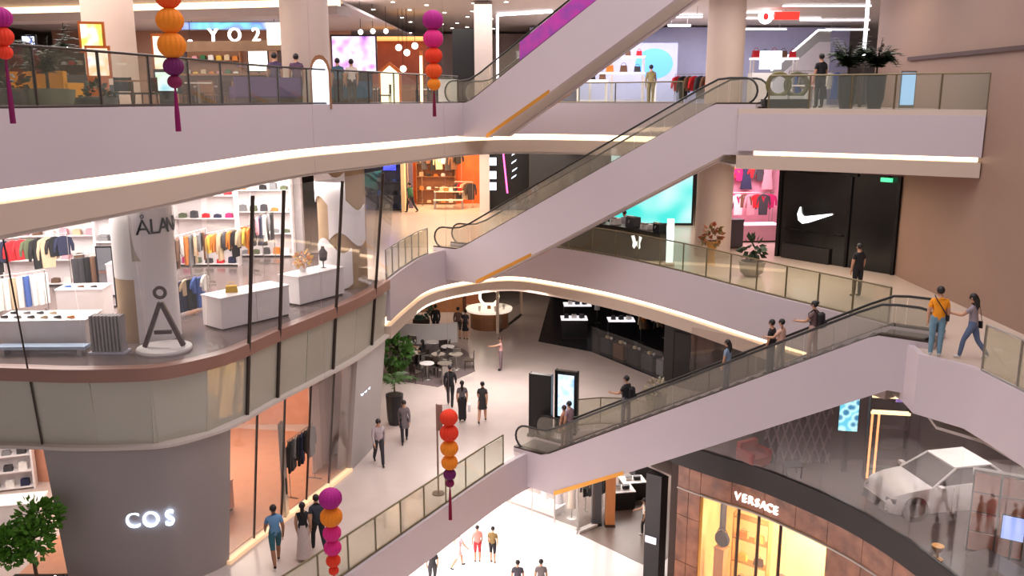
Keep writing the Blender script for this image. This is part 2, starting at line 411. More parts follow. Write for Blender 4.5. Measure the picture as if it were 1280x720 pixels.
# ------------------------------------------------------------------ railings
UPG = glass('upper_railing_glass', (.9, .93, .89), .05, .06, (190, 190, 170)); OLB = mat('olive_bronze', (120, 108, 80), .4, metal=.4)
def railing(path, z, label, h=1.0, step=1.25, glassm=RAILG, postm=STEEL, post=True, tilt=0, name='glass_railing'):
    pts = resample(path, step); o = pts[0]
    r = thing(name, label, 'railing', (o.x, o.y, z)); L = [p - o for p in pts]; rail = []
    for i, (a, b) in enumerate(zip(L, L[1:])):
        d = (b - a).normalized(); n = Vector((-d.y, d.x, 0)) * .012
        A = a + d * .03; B = b - d * .03
        MB().extr([(A.x, A.y, .04), (B.x, B.y, .04), (B.x, B.y, h - .04), (A.x, A.y, h - .04)], -n, n).build('glass_panel', glassm, r)
    for p in L:
        if post: MB().box((p.x, p.y, h / 2), (.045, .045, h)).build('post', postm, r)
        rail.append((p.x, p.y, h))
    MB().tube(rail, .028, 8).build('top_rail', postm, r, smooth=True)
    MB().tube([(p[0], p[1], .03) for p in rail], .03, 6).build('base_rail', postm, r)
    return r
w = offset_curve(E4a, .12); cut = lambda c, f: [p for p in c if f(p)]
railing(cut(w, lambda p: p[1] < 36 and p[0] < -1.9), 18.1, 'long curved glass railing of the top floor gallery above the lit cove', 1.03, 1.6, UPG, DSTEEL)
railing(cut(w, lambda p: p[0] > .9 and p[0] < 6.6), 18.1, 'glass railing of the top floor behind the crossing escalators', .8, 1.5, UPG, OLB)
railing(offset_curve(E4b, .1)[3:], Z4 - .1, 'glass railing of the top floor in front of the palm planters', 1.15, 1.35, UPG, OLB)
w = offset_curve(E3a, .12)
railing(cut(w, lambda p: p[0] < -3.3), Z3 + .05, 'short glass railing beside the store corner at the middle escalator foot', 1.05, .9)
railing(cut(w, lambda p: p[0] > 1.2 and p[1] > 24.0), Z3 + .05, 'curved glass railing in front of the black sports shop', 1.05, 1.3, glass('third_railing_glass', (.86, .88, .82), .04, .09, (206, 196, 170)), OLB)
railing([(10.98, 19.7), (11.1, 18.2), (11.15, 15), (11.2, 12)], Z3 + .05, 'glass railing beside the landing where two people step off', 1.1, 1.25)
w = offset_curve(E2a, .12)
railing(cut(w, lambda p: p[1] < 28.45 and p[0] < 0), Z2 + .05, 'sloping line of pale glass panels along the lower walkway edge', 1.05, 1.12, postm=OLB)
railing([(2.4, 31.75), (3.2, 32.0), (4.2, 32.0), (5.3, 31.4)], Z2 + .05, 'glass railing behind the man with the backpack', 1.05, 1.0, postm=OLB)

# ------------------------------------------------------------------ escalators
def escalator(label, base, top, W=1.5, fb=1.3, ft=1.35, dep=1.3, trimlen=.25, gm=RAILG):
    b = Vector(base); t = Vector(top); R = math.hypot(t.x - b.x, t.y - b.y); H = t.z - b.z; rz = math.atan2(t.y - b.y, t.x - b.x)
    e = thing('escalator', label, 'escalator', base, rz)
    s = H / R; x1 = R + .35 - (H - dep + 1.2) / s; D = .14
    prof = [(-fb, D), (-.15, D), (.2, D + .12), (R - .25, H + D - .1), (R, H + D), (R + ft, H + D), (R + ft, H - dep), (R + .35, H - dep), (x1, -1.2), (-fb, -1.2)]
    for y0, y1 in ((0, .24), (W - .24, W)):
        MB().extr([(x, 0, z) for x, z in prof], (0, y0, 0), (0, y1, 0)).build('side_panel', FASCIA, e)
    low = [(R + ft, H - dep + .05), (R + .35, H - dep + .05), (x1, -1.15), (-fb, -1.15), (-fb, -1.05), (x1, -1.05), (R + .3, H - dep + .15), (R + ft, H - dep + .15)]
    MB().extr([(x, 0, z) for x, z in low], (0, .24, 0), (0, W - .24, 0)).build('underside', SOFFIT, e)
    xe = x1 + (R + .35 - x1) * trimlen
    for y0 in (-.012, W - .03):
        MB().extr([(x1 - .1, 0, -1.22), (xe, 0, -1.22 + s * (xe - x1)), (xe, 0, -1.08 + s * (xe - x1)), (x1 - .1, 0, -1.06)], (0, y0, 0), (0, y0 + .04, 0)).build('edge_trim', GOLD, e)
    # steps
    n = int(R / .42); dx = R / n
    sm = MB().box((0, 0, -.13), (dx, W - .58, .26))
    for k in range(5): sm.box((-dx / 2 + (k + .5) * dx / 5, 0, .006), (dx / 9, W - .6, .012))
    first = sm.build('step', mat('step_steel', (96, 92, 92), .4, metal=.5), e)
    for k in range(n):
        o = first if k == 0 else first.copy()
        if k: COL.objects.link(o)
        o.location = ((k + .5) * dx, W / 2, (k + .5) * dx * s + .02)
    for x0, x1b, z in ((-fb, 0, .03), (R, R + ft, H + .03)):
        MB().box(((x0 + x1b) / 2, W / 2, z), (x1b - x0, W - .5, .05)).build('landing_plate', mat('comb_plate', (112, 104, 98), .4, metal=.5), e)
    # balustrades
    hb = .86
    def zd(x):
        if x <= 0: return D
        if x >= R: return H + D
        return D + s * x
    xs = [-.35] + [R * k / 9 for k in range(10)] + [R + .35]
    rc = hb / 2
    for y in (.12, W - .12):
        for a, c in zip(xs, xs[1:]):
            P = [(a + .012, 0, zd(a)), (c - .012, 0, zd(c)), (c - .012, 0, zd(c) + hb - .03), (a + .012, 0, zd(a) + hb - .03)]
            MB().extr(P, (0, y - .01, 0), (0, y + .01, 0)).build('glass_panel', gm, e)
        for x, z0, sg in ((-fb + rc + .0, D, -1), (R + ft - rc, H + D, 1)):
            xi = -.37 if sg < 0 else R + .37
            P = [(xi, 0, z0), (xi, 0, z0 + hb - .03)] + [(x + sg * math.sin(q) * (rc - .03), 0, z0 + rc + math.cos(q) * (rc - .03)) for q in [math.pi * k / 8 for k in range(9)]]
            MB().extr(P, (0, y - .01, 0), (0, y + .01, 0)).build('newel_glass', gm, e)
        path = [(-fb + rc - math.sin(q) * rc, D + rc - math.cos(q) * rc) for q in [math.pi * k / 8 for k in range(9)]]
        path += [(-.4, D + hb), (0, D + hb + .05), (.5, D + hb + .5 * s - .02), (R - .6, D + hb + H - .6 * s), (R, D + hb + H - .04), (R + .4, D + hb + H)]
        path += [(R + ft - rc + math.sin(q) * rc, H + D + rc + math.cos(q) * rc) for q in [math.pi * k / 8 for k in range(9)]]
        MB().tube([(a, y, c) for a, c in path], .036, 8).build('handrail', RUBBER, e, smooth=True)
        MB().extr([(-fb, 0, D), (0, 0, D), (R, 0, H + D), (R + ft, 0, H + D), (R + ft, 0, H + D + .05), (R, 0, H + D + .05), (0, 0, D + .05), (-fb, 0, D + .05)], (0, y - .11, 0), (0, y + .11, 0)).build('deck_cover', DSTEEL, e)
    return e
escalator('lower escalator carrying several riders up from the walkway to the landing', (1.11, 28.65, Z2), (9.65, 22.4, Z3 + .02), gm=glass('escalator_glass', (.92, .92, .89), .05, .11, (206, 196, 180)))
escalator('middle escalator without riders rising from store corner to the top floor', (-2.23, 36.1, Z3), (6.93, 30.5, Z4), dep=1.55, gm=MATS['escalator_glass'])
escalator('upper escalator climbing out past the top edge with a pink advert strip', (-1.75, 35.7, Z4 + .02), (6.5, 29.5, 24.1), dep=1.6, trimlen=.3, gm=MATS['escalator_glass'])
# ------------------------------------------------------------------ people
SKIN = mat('skin_tone', (196, 146, 116), .5); SKIN2 = mat('skin_tan', (158, 108, 80), .5); HAIRM = mat('black_hair', (26, 20, 20), .5, var=.3, scale=30)
HAIRB = mat('brown_hair', (66, 40, 28), .5, var=.3, scale=30)
def cloth(c): return mat('cloth_%d_%d_%d' % tuple(c), c, .8, var=.12, scale=9)
JOBS = []
SKN, TOP, BOT, SHOE, DARK, LIP = range(6)
def person(label, loc, rz, h=1.7, pose='stand', top=(60, 60, 64), bot=(40, 42, 52), shoe=(40, 36, 36), sleeve='short', legs='long', hair='short', skin=None,
           arms=None, skirt=None, girl=False, name='person', group=None):
    """a figure facing local +Y; one skinned body, hair and skirt as children"""
    e = thing(name, label, 'person', loc, rz, group); s = h / 1.72; skin = skin or SKIN
    V = []; E = []; R = []; T = []
    def vtx(p, r, par=None, tg=SKN):
        V.append(Vector(p)); R.append(r)
        if par is not None: E.append((par, len(V) - 1)); T.append(tg)
        return len(V) - 1
    L = {'stand': ((3, 0), (-3, 0)), 'walk': ((24, 8), (-16, -38)), 'walk2': ((-14, -30), (20, 10)), 'sit': ((84, 4), (80, -4)), 'lean': ((8, 0), (-6, -4)), 'step': ((18, -2), (-6, -14))}[pose]
    A = arms or {'stand': ((4, 14), (2, 12)), 'walk': ((-20, 8), (22, 40)), 'walk2': ((20, 42), (-20, 6)), 'sit': ((25, 75), (30, 80)), 'lean': ((35, 85), (6, 20)), 'step': ((-8, 12), (30, 70))}[pose]
    rad = math.radians
    def lg(t, k):
        a, b = rad(t), rad(k); return Vector((0, math.sin(a), -math.cos(a))) * .42, Vector((0, math.sin(b), -math.cos(b))) * .41
    drop = max(-(x[0] + x[1]).z for x in (lg(*L[0]), lg(*L[1]))); pz = drop + .09 + .04
    if pose == 'sit': pz = .56
    lean = .05 if pose in ('walk', 'walk2', 'step') else 0
    w = .9 if girl else 1.0
    pel = vtx((0, 0, pz + .02), .135); wa = vtx((0, lean * .3, pz + .16), .125 * w, pel, TOP); ch = vtx((0, lean * .8, pz + .34), .145 * w, wa, TOP)
    nb = vtx((0, lean, pz + .47), .065, ch, TOP); nk = vtx((0, lean + .015, pz + .54), .048, nb, SKN); hd = vtx((0, lean + .035, pz + .63), .078, nk, SKN); vtx((0, lean + .025, pz + .72), .066, hd, SKN)
    head = Vector((0, lean + .035, pz + .645)); fing = []
    for sd, (t, k) in zip((-1, 1), L):
        th, sh = lg(t, k); hp = vtx((sd * .092, 0, pz - .03), .105, pel, BOT); kn = V[hp] + th
        lt = BOT if legs == 'long' else SKN
        mid = vtx(V[hp] + th * .55, .09, hp, BOT if legs != 'bare' else SKN); kv = vtx(kn, .068, mid, BOT if legs in ('long', 'shorts') else SKN)
        ca = vtx(kn + sh * .35, .068, kv, lt); an = vtx(kn + sh, .042 if legs != 'long' else .056, ca, lt)
        ft = Vector((0, math.cos(rad(k) * .6), -max(0, -math.sin(rad(k))) * .6)).normalized()
        hl = vtx(V[an] + Vector((0, -.02, -.045)), .036, an, SHOE); vtx(V[an] + ft * .15 + Vector((0, 0, -.055)), .032, hl, SHOE)
    for sd, (u, f) in zip((-1, 1), A):
        sp = vtx((sd * .165 * w, lean * .9, pz + .42), .066, ch, TOP); a, b = rad(u), rad(f)
        el = V[sp] + Vector((sd * .05, math.sin(a) * .28, -math.cos(a) * .28)); fd = Vector((-sd * .06, math.sin(b), -math.cos(b))).normalized(); wr = el + fd * .25
        m_ = vtx(V[sp].lerp(el, .55), .06, sp, TOP if sleeve != 'none' else SKN); ev = vtx(el, .048, m_, TOP if sleeve == 'long' else SKN)
        wv = vtx(wr, .033, ev, TOP if sleeve == 'long' else SKN); pv = vtx(wr + fd * .075, .03, wv, SKN)
        fing.append((V[pv], fd, sd))
    # skinned surface
    me = bpy.data.meshes.new('body'); me.from_pydata([v * s for v in V], E, [])
    o = bpy.data.objects.new('body', me); COL.objects.link(o)
    o.modifiers.new('sk', 'SKIN').use_smooth_shade = True
    for i, d in enumerate(me.skin_vertices[0].data): d.radius = (R[i] * s, R[i] * s); d.use_root = i == 0
    ss = o.modifiers.new('ss', 'SUBSURF'); ss.levels = 1; ss.render_levels = 1
    mats = [skin, cloth(top), cloth(bot), cloth(shoe), HAIRM, mat('lips', (150, 80, 74), .5)]
    JOBS.append((e, o, [v * s for v in V], E, T, R, mats, [(p * s, d, sd) for p, d, sd in fing], head * s, s))
    # hair
    hm = MAT_H = HAIRB if hair.endswith('brown') else HAIRM; hb = MB()
    hc = head * s
    hb.ball(hc + Vector((0, -.022, .032)) * s, .1 * s, 12, 8, sq=(.93, 1.0, 1.0))
    if hair.startswith('long'): hb.tube([hc + Vector(p) * s for p in ((0, -.05, .06), (0, -.085, -.06), (0, -.10, -.2), (0, -.09, -.32))], [.07 * s, .09 * s, .085 * s, .04 * s], 10, flat=.6)
    if hair.startswith('bun'): hb.ball(hc + Vector((0, -.1, .08)) * s, .05 * s, 8, 6)
    hb.build('hair', hm, e, smooth=True)
    if skirt:
        c, z0, z1, r1 = skirt
        k = MB(); N = 18; prof = [(.125, pz + .12), (.15, pz - .05), ((.15 + r1) / 2, (z1 + pz) / 2), (r1, z1), (r1 - .012, z1), (.10, pz)]
        k.lathe([(r * s, z * s) for r, z in prof], N, ribs=1, rd=.06); k.build('skirt', cloth(c), e, smooth=True)
    return e
def finish_people():
    dg = bpy.context.evaluated_depsgraph_get()
    for e, o, V, E, T, R, mats, fing, hc, s in JOBS:
        me = bpy.data.meshes.new_from_object(o.evaluated_get(dg)); mb = MB()
        P = np.empty(len(me.vertices) * 3); me.vertices.foreach_get('co', P); P = P.reshape(-1, 3)
        F = [tuple(p.vertices) for p in me.polygons]; C = np.array([P[list(f)].mean(0) for f in F])
        A = np.array([V[a] for a, b in E]); B = np.array([V[b] for a, b in E]); AB = B - A
        t = np.clip(((C[:, None] - A) * AB).sum(2) / (AB * AB).sum(1), 0, 1)
        rr = np.array([R[a] for a, b in E]) * (1 - t) + np.array([R[b] for a, b in E]) * t
        dd = np.linalg.norm(C[:, None] - (A + t[..., None] * AB), axis=2) / (rr + .02); tg = np.array(T)[dd.argmin(1)]
        mb.v = [tuple(p) for p in P]; mb.f = F; mb.mi = [int(x) for x in tg]
        for p, d, sd in fing:
            side = Vector((0, 1, 0)) if abs(d.y) < .7 else Vector((0, 0, 1)); side = (side - d * side.dot(d)).normalized(); curl = Vector((-sd, 0, 0)) * .35
            for k, ln in enumerate((.062, .07, .066, .052)):
                b = p + side * (k - 1.5) * .017 * s + d * .012 * s
                mb.tube([b, b + d * ln * .5 * s, b + (d * ln * .95 + curl * ln * .5) * s], [.0088 * s, .0082 * s, .006 * s], 5, SKN)
            b = p + side * .03 * s - d * .03 * s
            mb.tube([b, b + (side * .03 + d * .025) * s, b + (side * .04 + d * .055) * s], [.011 * s, .0095 * s, .007 * s], 5, SKN)
        q = hc
        mb.tube([q + Vector((0, .07, .015)) * s, q + Vector((0, .098, -.018)) * s, q + Vector((0, .075, -.03)) * s], [.008 * s, .014 * s, .01 * s], 6, SKN)
        for sd in (-1, 1):
            mb.ball(q + Vector((sd * .082, -.005, 0)) * s, .026 * s, 6, 4, SKN, (.4, .8, 1.2)); mb.ball(q + Vector((sd * .03, .072, .012)) * s, .011 * s, 6, 4, DARK)
        mb.box(q + Vector((0, .077, -.052)) * s, (.04 * s, .012 * s, .009 * s), mi=LIP)
        bo = mb.build('body', mats, e)
        bo.data.polygons.foreach_set('use_smooth', [True] * len(bo.data.polygons))
        om = o.data; bpy.data.objects.remove(o); bpy.data.meshes.remove(om)
    JOBS.clear()
    for o in COL.objects:
        if o.name.startswith('body.') and o.parent: pass

# ------------------------------------------------------------------ shop goods and furniture
GM = {}
def garment_mesh(kind, c):
    key = (kind, c)
    if key in GM: return GM[key]
    w, l, sl = {'shirt': (.25, .66, .42), 'coat': (.26, 1.0, .6), 'dress': (.2, 1.05, 0), 'trousers': (.19, .98, 0), 'top': (.22, .5, .2)}[kind]
    m = MB(); t = .035
    if kind == 'trousers':
        P = [(-w, -.06), (w, -.06), (w * .95, -l), (.03, -l), (0, -.35), (-.03, -l), (-w * .95, -l)]
    else:
        k = .75 if kind != 'dress' else 1.35
        P = [(-.06, -.03), (.06, -.03), (w, -.1), (w * .86, -.3), (w * k, -l), (-w * k, -l), (-w * .86, -.3), (-w, -.1)]
    m.extr([(x, 0, z) for x, z in P], (0, -t, 0), (0, t, 0))
    if sl:
        for sg in (-1, 1): m.tube([(sg * (w - .03), 0, -.13), (sg * (w + .05), 0, -.13 - sl * .55), (sg * (w + .06), .02, -.13 - sl)], [.065, .055, .045], 6)
    m.tube([(0, 0, -.04), (0, 0, .03), (.025, 0, .05), (.03, 0, .02)], .006, 4)
    me = m.build('tmp', cloth(c)); d = me.data; bpy.data.objects.remove(me); d.name = kind; GM[key] = d
    return d
CN = {}
def cname(c):
    names = {'black': (24, 24, 26), 'white': (232, 228, 224), 'red': (200, 30, 40), 'grey': (128, 126, 128), 'navy': (36, 40, 70), 'olive': (96, 104, 76), 'beige': (206, 182, 150), 'brown': (112, 78, 58), 'orange': (214, 128, 50),
             'pink': (226, 160, 170), 'blue': (70, 100, 170), 'magenta': (190, 30, 100), 'green': (50, 110, 70), 'yellow': (224, 180, 70), 'charcoal': (62, 60, 64)}
    return min(names, key=lambda n: sum((a - b) ** 2 for a, b in zip(names[n], c)))
K = dict(black=(24, 24, 26), white=(232, 228, 224), red=(200, 30, 40), grey=(128, 126, 128), navy=(36, 40, 70), olive=(96, 104, 76), beige=(206, 182, 150), brown=(112, 78, 58), orange=(214, 128, 50),
         pink=(226, 160, 170), blue=(70, 100, 170), magenta=(190, 30, 100), green=(50, 110, 70), yellow=(224, 180, 70), charcoal=(62, 60, 64))
def rack(where, p0, p1, h, kinds, cols, n, turn=50, m=STEEL, legs=True, z=Z3, group=None):
    """a rail on two posts and n garments hanging from it, each a thing of its own"""
    a = Vector((p0[0], p0[1], 0)); b = Vector((p1[0], p1[1], 0)); L = (b - a).length; rz = math.atan2(b.y - a.y, b.x - a.x)
    r = thing('clothes_rack', 'metal clothes rack %s' % where, 'clothes rack', (a.x, a.y, z), rz)
    MB().tube([(0, 0, h), (L, 0, h)], .015, 6).build('rail', m, r)
    for x in (0.02, L - .02):
        MB().tube([(x, 0, 0), (x, 0, h)], .016, 6).build('post', m, r)
        MB().box((x, 0, .015), (.05, .5, .03)).build('foot', m, r)
    for i in range(n):
        k = kinds[i % len(kinds)]; c = cols[i % len(cols)]; p = a.lerp(b, (i + .6) / (n + .2))
        o = bpy.data.objects.new({'top': 'blouse'}.get(k, k), garment_mesh(k, K[c])); COL.objects.link(o)
        o.location = (p.x, p.y, z + h - .045); o.rotation_euler = (0, 0, rz + math.radians(turn + rnd.uniform(-12, 12)))
        kn = {'top': 'blouse'}.get(k, k); wh = where.split(',')[0]
        tag(o, '%s %s on the rack %s, %s from its window end' % (c, kn, wh, ORD[i]), kn, group or 'clothes on the rack ' + wh)
def counter(name, label, cat, c, size, rz=0, m=WHITE, topm=None, plinth=True, z=Z3, group=None, drawers=0):
    """a display block: plinth, body, slightly overhanging top, joint lines as separate panels"""
    e = thing(name, label, cat, (c[0], c[1], z), rz, group); w, d, h = size
    if plinth: MB().box((0, 0, .04), (w - .08, d - .08, .08)).build('plinth', DSTEEL, e)
    n = max(1, drawers)
    for i in range(n):
        x = -w / 2 + (i + .5) * w / n
        MB().box((x, 0, .08 + (h - .12) / 2), (w / n - .012, d, h - .12)).build('body_panel' if n > 1 else 'body', m, e)
    MB().box((0, 0, h - .02), (w + .03, d + .03, .04)).build('top', topm or m, e)
    return e
def legged_table(label, c, size, rz=0, m=WHITE, legm=STEEL, z=Z3, name='table', cat='table', group=None, round_=False):
    e = thing(name, label, cat, (c[0], c[1], z), rz, group); w, d, h = size
    if round_:
        MB().lathe([(w / 2, h - .03), (w / 2, h)], 20).build('table_top', m, e); MB().tube([(0, 0, .02), (0, 0, h - .03)], .035, 8).build('stem', legm, e); MB().lathe([(w * .3, 0), (w * .28, .025)], 16).build('base', legm, e)
    else:
        MB().box((0, 0, h - .025), (w, d, .05)).build('table_top', m, e)
        for sx in (-1, 1):
            for sy in (-1, 1): MB().box((sx * (w / 2 - .05), sy * (d / 2 - .05), (h - .05) / 2), (.05, .05, h - .05)).build('leg', legm, e)
    return e
def chair(label, c, rz, m=WOOD, seatm=None, z=Z2, group=None, h=.82):
    e = thing('chair', label, 'chair', (c[0], c[1], z), rz, group)
    MB().box((0, 0, .44), (.44, .44, .05)).build('seat', seatm or m, e)
    MB().box((0, -.21, .66), (.42, .035, .34)).build('backrest', seatm or m, e)
    for sx in (-1, 1):
        for sy in (-1, 1): MB().tube([(sx * .19, sy * .19, .42), (sx * .21, sy * .21, 0)], [.02, .014], 6).build('leg', m, e)
        MB().tube([(sx * .19, -.2, .44), (sx * .19, -.22, .84)], .016, 6).build('back_post', m, e)
    return e
def leafy(mb, c, r, n, size, seed=0, sq=(1, 1, 1), mi=0):
    """leaf blades scattered through a rounded crown"""
    q = random.Random(seed); c = Vector(c)
    for i in range(n):
        a = q.uniform(0, 6.283); zz = q.uniform(-1, 1); k = r * q.uniform(.35, 1) ** .6; s = math.sqrt(1 - zz * zz)
        p = c + Vector((math.cos(a) * s * k * sq[0], math.sin(a) * s * k * sq[1], zz * k * sq[2]))
        d = (p - c).normalized() + Vector((q.uniform(-.7, .7), q.uniform(-.7, .7), q.uniform(-.5, .6))); d.normalize()
        t = d.cross(Vector((q.uniform(-1, 1), q.uniform(-1, 1), q.uniform(-1, 1)))).normalized() * size * .32; nn = d.cross(t).normalized() * size * .08
        mb.add([p, p + d * size * .45 + t + nn, p + d * size, p + d * size * .45 - t + nn], [(0, 1, 2, 3)], mi)
def fronds(mb, c, n, ln, seed=0, w=.09, droop=.5, up=.8):
    """arching palm fronds made of paired leaflets"""
    q = random.Random(seed); c = Vector(c)
    for i in range(n):
        a = 6.283 * i / n + q.uniform(-.3, .3); u = up * q.uniform(.6, 1.2); dirh = Vector((math.cos(a), math.sin(a), 0)); L = ln * q.uniform(.7, 1.1); pts = []
        for k in range(9):
            t = k / 8; pts.append(c + dirh * L * t * .8 + Vector((0, 0, L * (u * t - droop * 1.3 * t * t))))
        mb.tube(pts, [.008] * 9, 4)
        side = dirh.cross(Vector((0, 0, 1)))
        for k in range(1, 9):
            for sg in (-1, 1):
                p = pts[k]; tip = p + (side * sg * .8 + dirh * .55 + Vector((0, 0, -.25))) * (L * .34 * (1.1 - k / 9)); b = dirh * w * .55
                mb.add([p - b, p + b, tip], [(0, 1, 2)])
def planter(label, c, z, prof, potm, plant, name='potted_plant', group=None, cat='potted plant', leafm=GREEN):
    e = thing(name, label, cat, (c[0], c[1], z), 0, group)
    MB().lathe(prof, 24).build('pot', potm, e, smooth=True)
    zt = max(p[1] for p in prof); rt = prof[-1][0]
    MB().lathe([(rt * .5, zt - .06), (rt * .92, zt + .004), (rt * .6, zt + .02)], 18).build('soil', SOIL, e)
    kind, r, n, size, up = plant; mb = MB()
    if kind == 'bush': leafy(mb, (0, 0, zt + up), r, n, size, n)
    elif kind == 'palm':
        fronds(mb, (0, 0, zt + up), n, r, n, w=size, up=1.5 if n > 20 else .8, droop=.75 if n > 20 else .5)
        if n > 20: fronds(mb, (0, 0, zt + up * .6), n // 2, r * .8, n + 1, w=size, up=1.9, droop=.5)
        MB().tube([(0, 0, zt - .03), (0, 0, zt + up + .02)], [.035, .025], 6).build('stem', BARK, e)
    tag(mb.build('leaves', leafm, e), kind='stuff')
    return e
def lantern(label, top, sizes, cols, tail, tailc=(150, 20, 84), cordtop=30, group='hanging paper lantern strings'):
    """honeycomb paper balls on one cord with a tassel; top = centre of the uppermost ball"""
    e = thing('lantern_string', label, 'lantern string', (top[0], top[1], top[2]), 0, group); z = sizes[0]
    MB().tube([(0, 0, 0), (0, 0, cordtop - top[2])], .002, 4).build('cord', cloth((190, 150, 160)), e)
    z = 0
    for i, (r, c) in enumerate(zip(sizes, cols)):
        if i: z -= (sizes[i - 1] + r) * .86
        prof = [(max(.012, r * math.cos(a)), z + r * math.sin(a) * .93) for a in [-1.5 + 3.0 * k / 12 for k in range(13)]]
        MB().lathe(prof, 32, ribs=1, rd=.075).build('paper_ball', mat('paper_%d_%d_%d' % c, c, .75, var=.06), e)
    z -= sizes[-1]
    t = MB()
    t.tube([(0, 0, z + .04), (0, 0, z - .06)], .016, 6)
    q = random.Random(3)
    for k in range(14):
        a = k * .449; t.tube([(math.cos(a) * .012, math.sin(a) * .012, z - .05), (math.cos(a) * .03, math.sin(a) * .03, z - tail * .6), (math.cos(a) * .034, math.sin(a) * .034, z - tail)], .008, 4)
    t.build('tassel', cloth(tailc), e)
    return e
# ------------------------------------------------------------------ people in place
rz_ = math.radians
def P_(label, u, v, z, face, **k):
    p = onz(u, v, z); return person(label, (p.x, p.y, z), rz_(face), **k)
H2 = Z2 + .003; H3 = Z3 + .003
pr = person('man in an orange shirt with a dark bag strap across his back', Vector((10.47, 20.98, Z3 + .003)), rz_(-12), h=1.78, pose='stand', top=(244, 152, 20), bot=(112, 146, 164), shoe=(220, 220, 220))
bag = thing('shoulder_bag', 'thin black bag strap with small pouch worn over the orange shirt', 'bag', pr.location, pr.rotation_euler.z)
MB().tube([(-.12, .02, 1.56), (-.1, -.13, 1.48), (.02, -.155, 1.3), (.14, -.13, 1.12), (.19, 0, 1.06)], .014, 6).build('strap', BLACK, bag)
MB().box((.21, .05, 1.0), (.07, .2, .14)).build('pouch', BLACK, bag)
pr = person('woman with curly dark hair in a grey top and jeans', onz(1212, 449, Z3 + .003), rz_(52), h=1.68, pose='walk', top=(150, 136, 144), bot=(92, 108, 140), shoe=(200, 196, 196), girl=True, hair='long', arms=((45, 95), (-6, 10)))
bag = thing('handbag', 'small black handbag hanging at the hip of the woman in jeans', 'bag', pr.location, pr.rotation_euler.z)
MB().box((.27, -.05, .84), (.08, .22, .17), taper=.9).build('body', BLACK, bag); MB().tube([(.27, -.13, .92), (.25, -.08, 1.2), (.2, -.04, 1.42), (.25, .0, 1.2), (.27, .03, .92)], .008, 5).build('strap', BLACK, bag)
P_('person in black standing before the sports shop with the white tick', 1070, 371, H3, 20, h=1.74, top=(28, 26, 30), bot=(26, 26, 30))
P_('shopper in a green jacket walking past the orange lit store', 514, 266, H3, 60, h=1.75, pose='walk', top=(46, 96, 64), bot=(34, 34, 40), sleeve='long')
# riders on the lower escalator, all facing down the run
def rider(label, t, side=.75, **k):
    b = Vector((1.11, 28.65, Z2)); d = Vector((9.65 - 1.11, 22.4 - 28.65, 0)); q = b + d * t + Vector((.592, .806, 0)) * side
    n = int(d.length / .42); st = (math.floor(t * n) + .5) / n
    q = b + d * st + Vector((.592, .806, 0)) * side
    return person(label, (q.x, q.y, Z2 + .17 + (st * n) * (6.02 / n) - .15 + .015), rz_(k.pop('face', 53.5)), **k)
man = rider('man in black with a rucksack riding alone low on the escalator', .25, h=1.78, top=(26, 24, 28), bot=(112, 106, 112), pose='lean')
bp = thing('backpack', 'black rucksack on the back of the lone escalator rider', 'backpack', man.location, man.rotation_euler.z)
def pack(e, m):
    b = MB(); b.lathe([(.06, .98), (.15, 1.0), (.165, 1.2), (.15, 1.38), (.06, 1.44)], 14); b.v = [(x, y * .6 - .2, z) for x, y, z in b.v]; b.build('bag_body', m, e, smooth=True)
    MB().box((0, -.31, 1.12), (.2, .05, .18), taper=.9).build('front_pocket', m, e)
    for s in (-1, 1): MB().tube([(s * .09, -.13, 1.38), (s * .1, .02, 1.5), (s * .11, .13, 1.38), (s * .11, .12, 1.15), (s * .12, -.08, 1.04)], .016, 6).build('strap', m, e)
pack(bp, cloth((22, 20, 24)))
rider('rider in a tan top at the foot of the lower escalator', .03, .95, h=1.6, top=(176, 120, 96), bot=(120, 96, 84), hair='short brown', pose='stand')
rider('rider in a mauve top just behind the tan one at the escalator foot', .075, .6, h=1.7, top=(150, 122, 132), bot=(96, 84, 88), pose='stand')
rider('rider in a pale blue top half hidden behind the escalator glass', .565, .8, h=1.62, top=(130, 150, 176), bot=(90, 96, 110), girl=True, hair='long')
rider('rider with black hair and black top next above the pale blue one', .685, .95, h=1.68, top=(30, 26, 30), bot=(60, 52, 56))
rider('rider in a peach top leaning on the escalator rail below the rucksack woman', .74, .55, h=1.6, top=(214, 170, 150), bot=(150, 138, 130), pose='lean')
wm = rider('woman in a brown top with a black rucksack near the escalator head', .805, .7, h=1.74, top=(110, 84, 82), bot=(196, 160, 150), pose='lean', girl=True, hair='bun')
bp = thing('backpack', 'black rucksack on the woman near the escalator head', 'backpack', wm.location, wm.rotation_euler.z); pack(bp, cloth((34, 28, 32)))
# the second floor
P_('man in a blue tee and teal shorts striding past the shop window', 346, 706, H2, 25, h=1.74, pose='walk2', top=(104, 146, 186), bot=(52, 104, 118), legs='shorts', skin=SKIN2)
P_('woman in a black sleeveless top and long pale skirt', 381, 699, H2, 10, h=1.66, pose='stand', top=(28, 26, 30), bot=(190, 168, 162), girl=True, sleeve='none', hair='long', skirt=((206, 186, 180), 0, .1, .24))
P_('person in dark clothes walking behind the magenta and orange lantern string', 399, 690, H2, 30, h=1.72, pose='walk', top=(52, 56, 66), bot=(30, 32, 40))
P_('man in a pale shirt and dark trousers beside the grey slab', 474, 581, H2, 200, h=1.72, pose='walk', top=(176, 160, 164), bot=(48, 46, 54), sleeve='long')
P_('woman in a long grey cardigan walking toward the shop window', 506, 553, H2, 190, h=1.66, pose='walk2', top=(110, 98, 102), bot=(40, 38, 46), girl=True, sleeve='long', hair='long', skirt=((112, 100, 104), 0, .62, .2))
P_('man all in black leading the three on the pale floor', 563, 508, H2, 0, h=1.78, pose='walk', top=(26, 24, 28), bot=(26, 24, 28), sleeve='long')
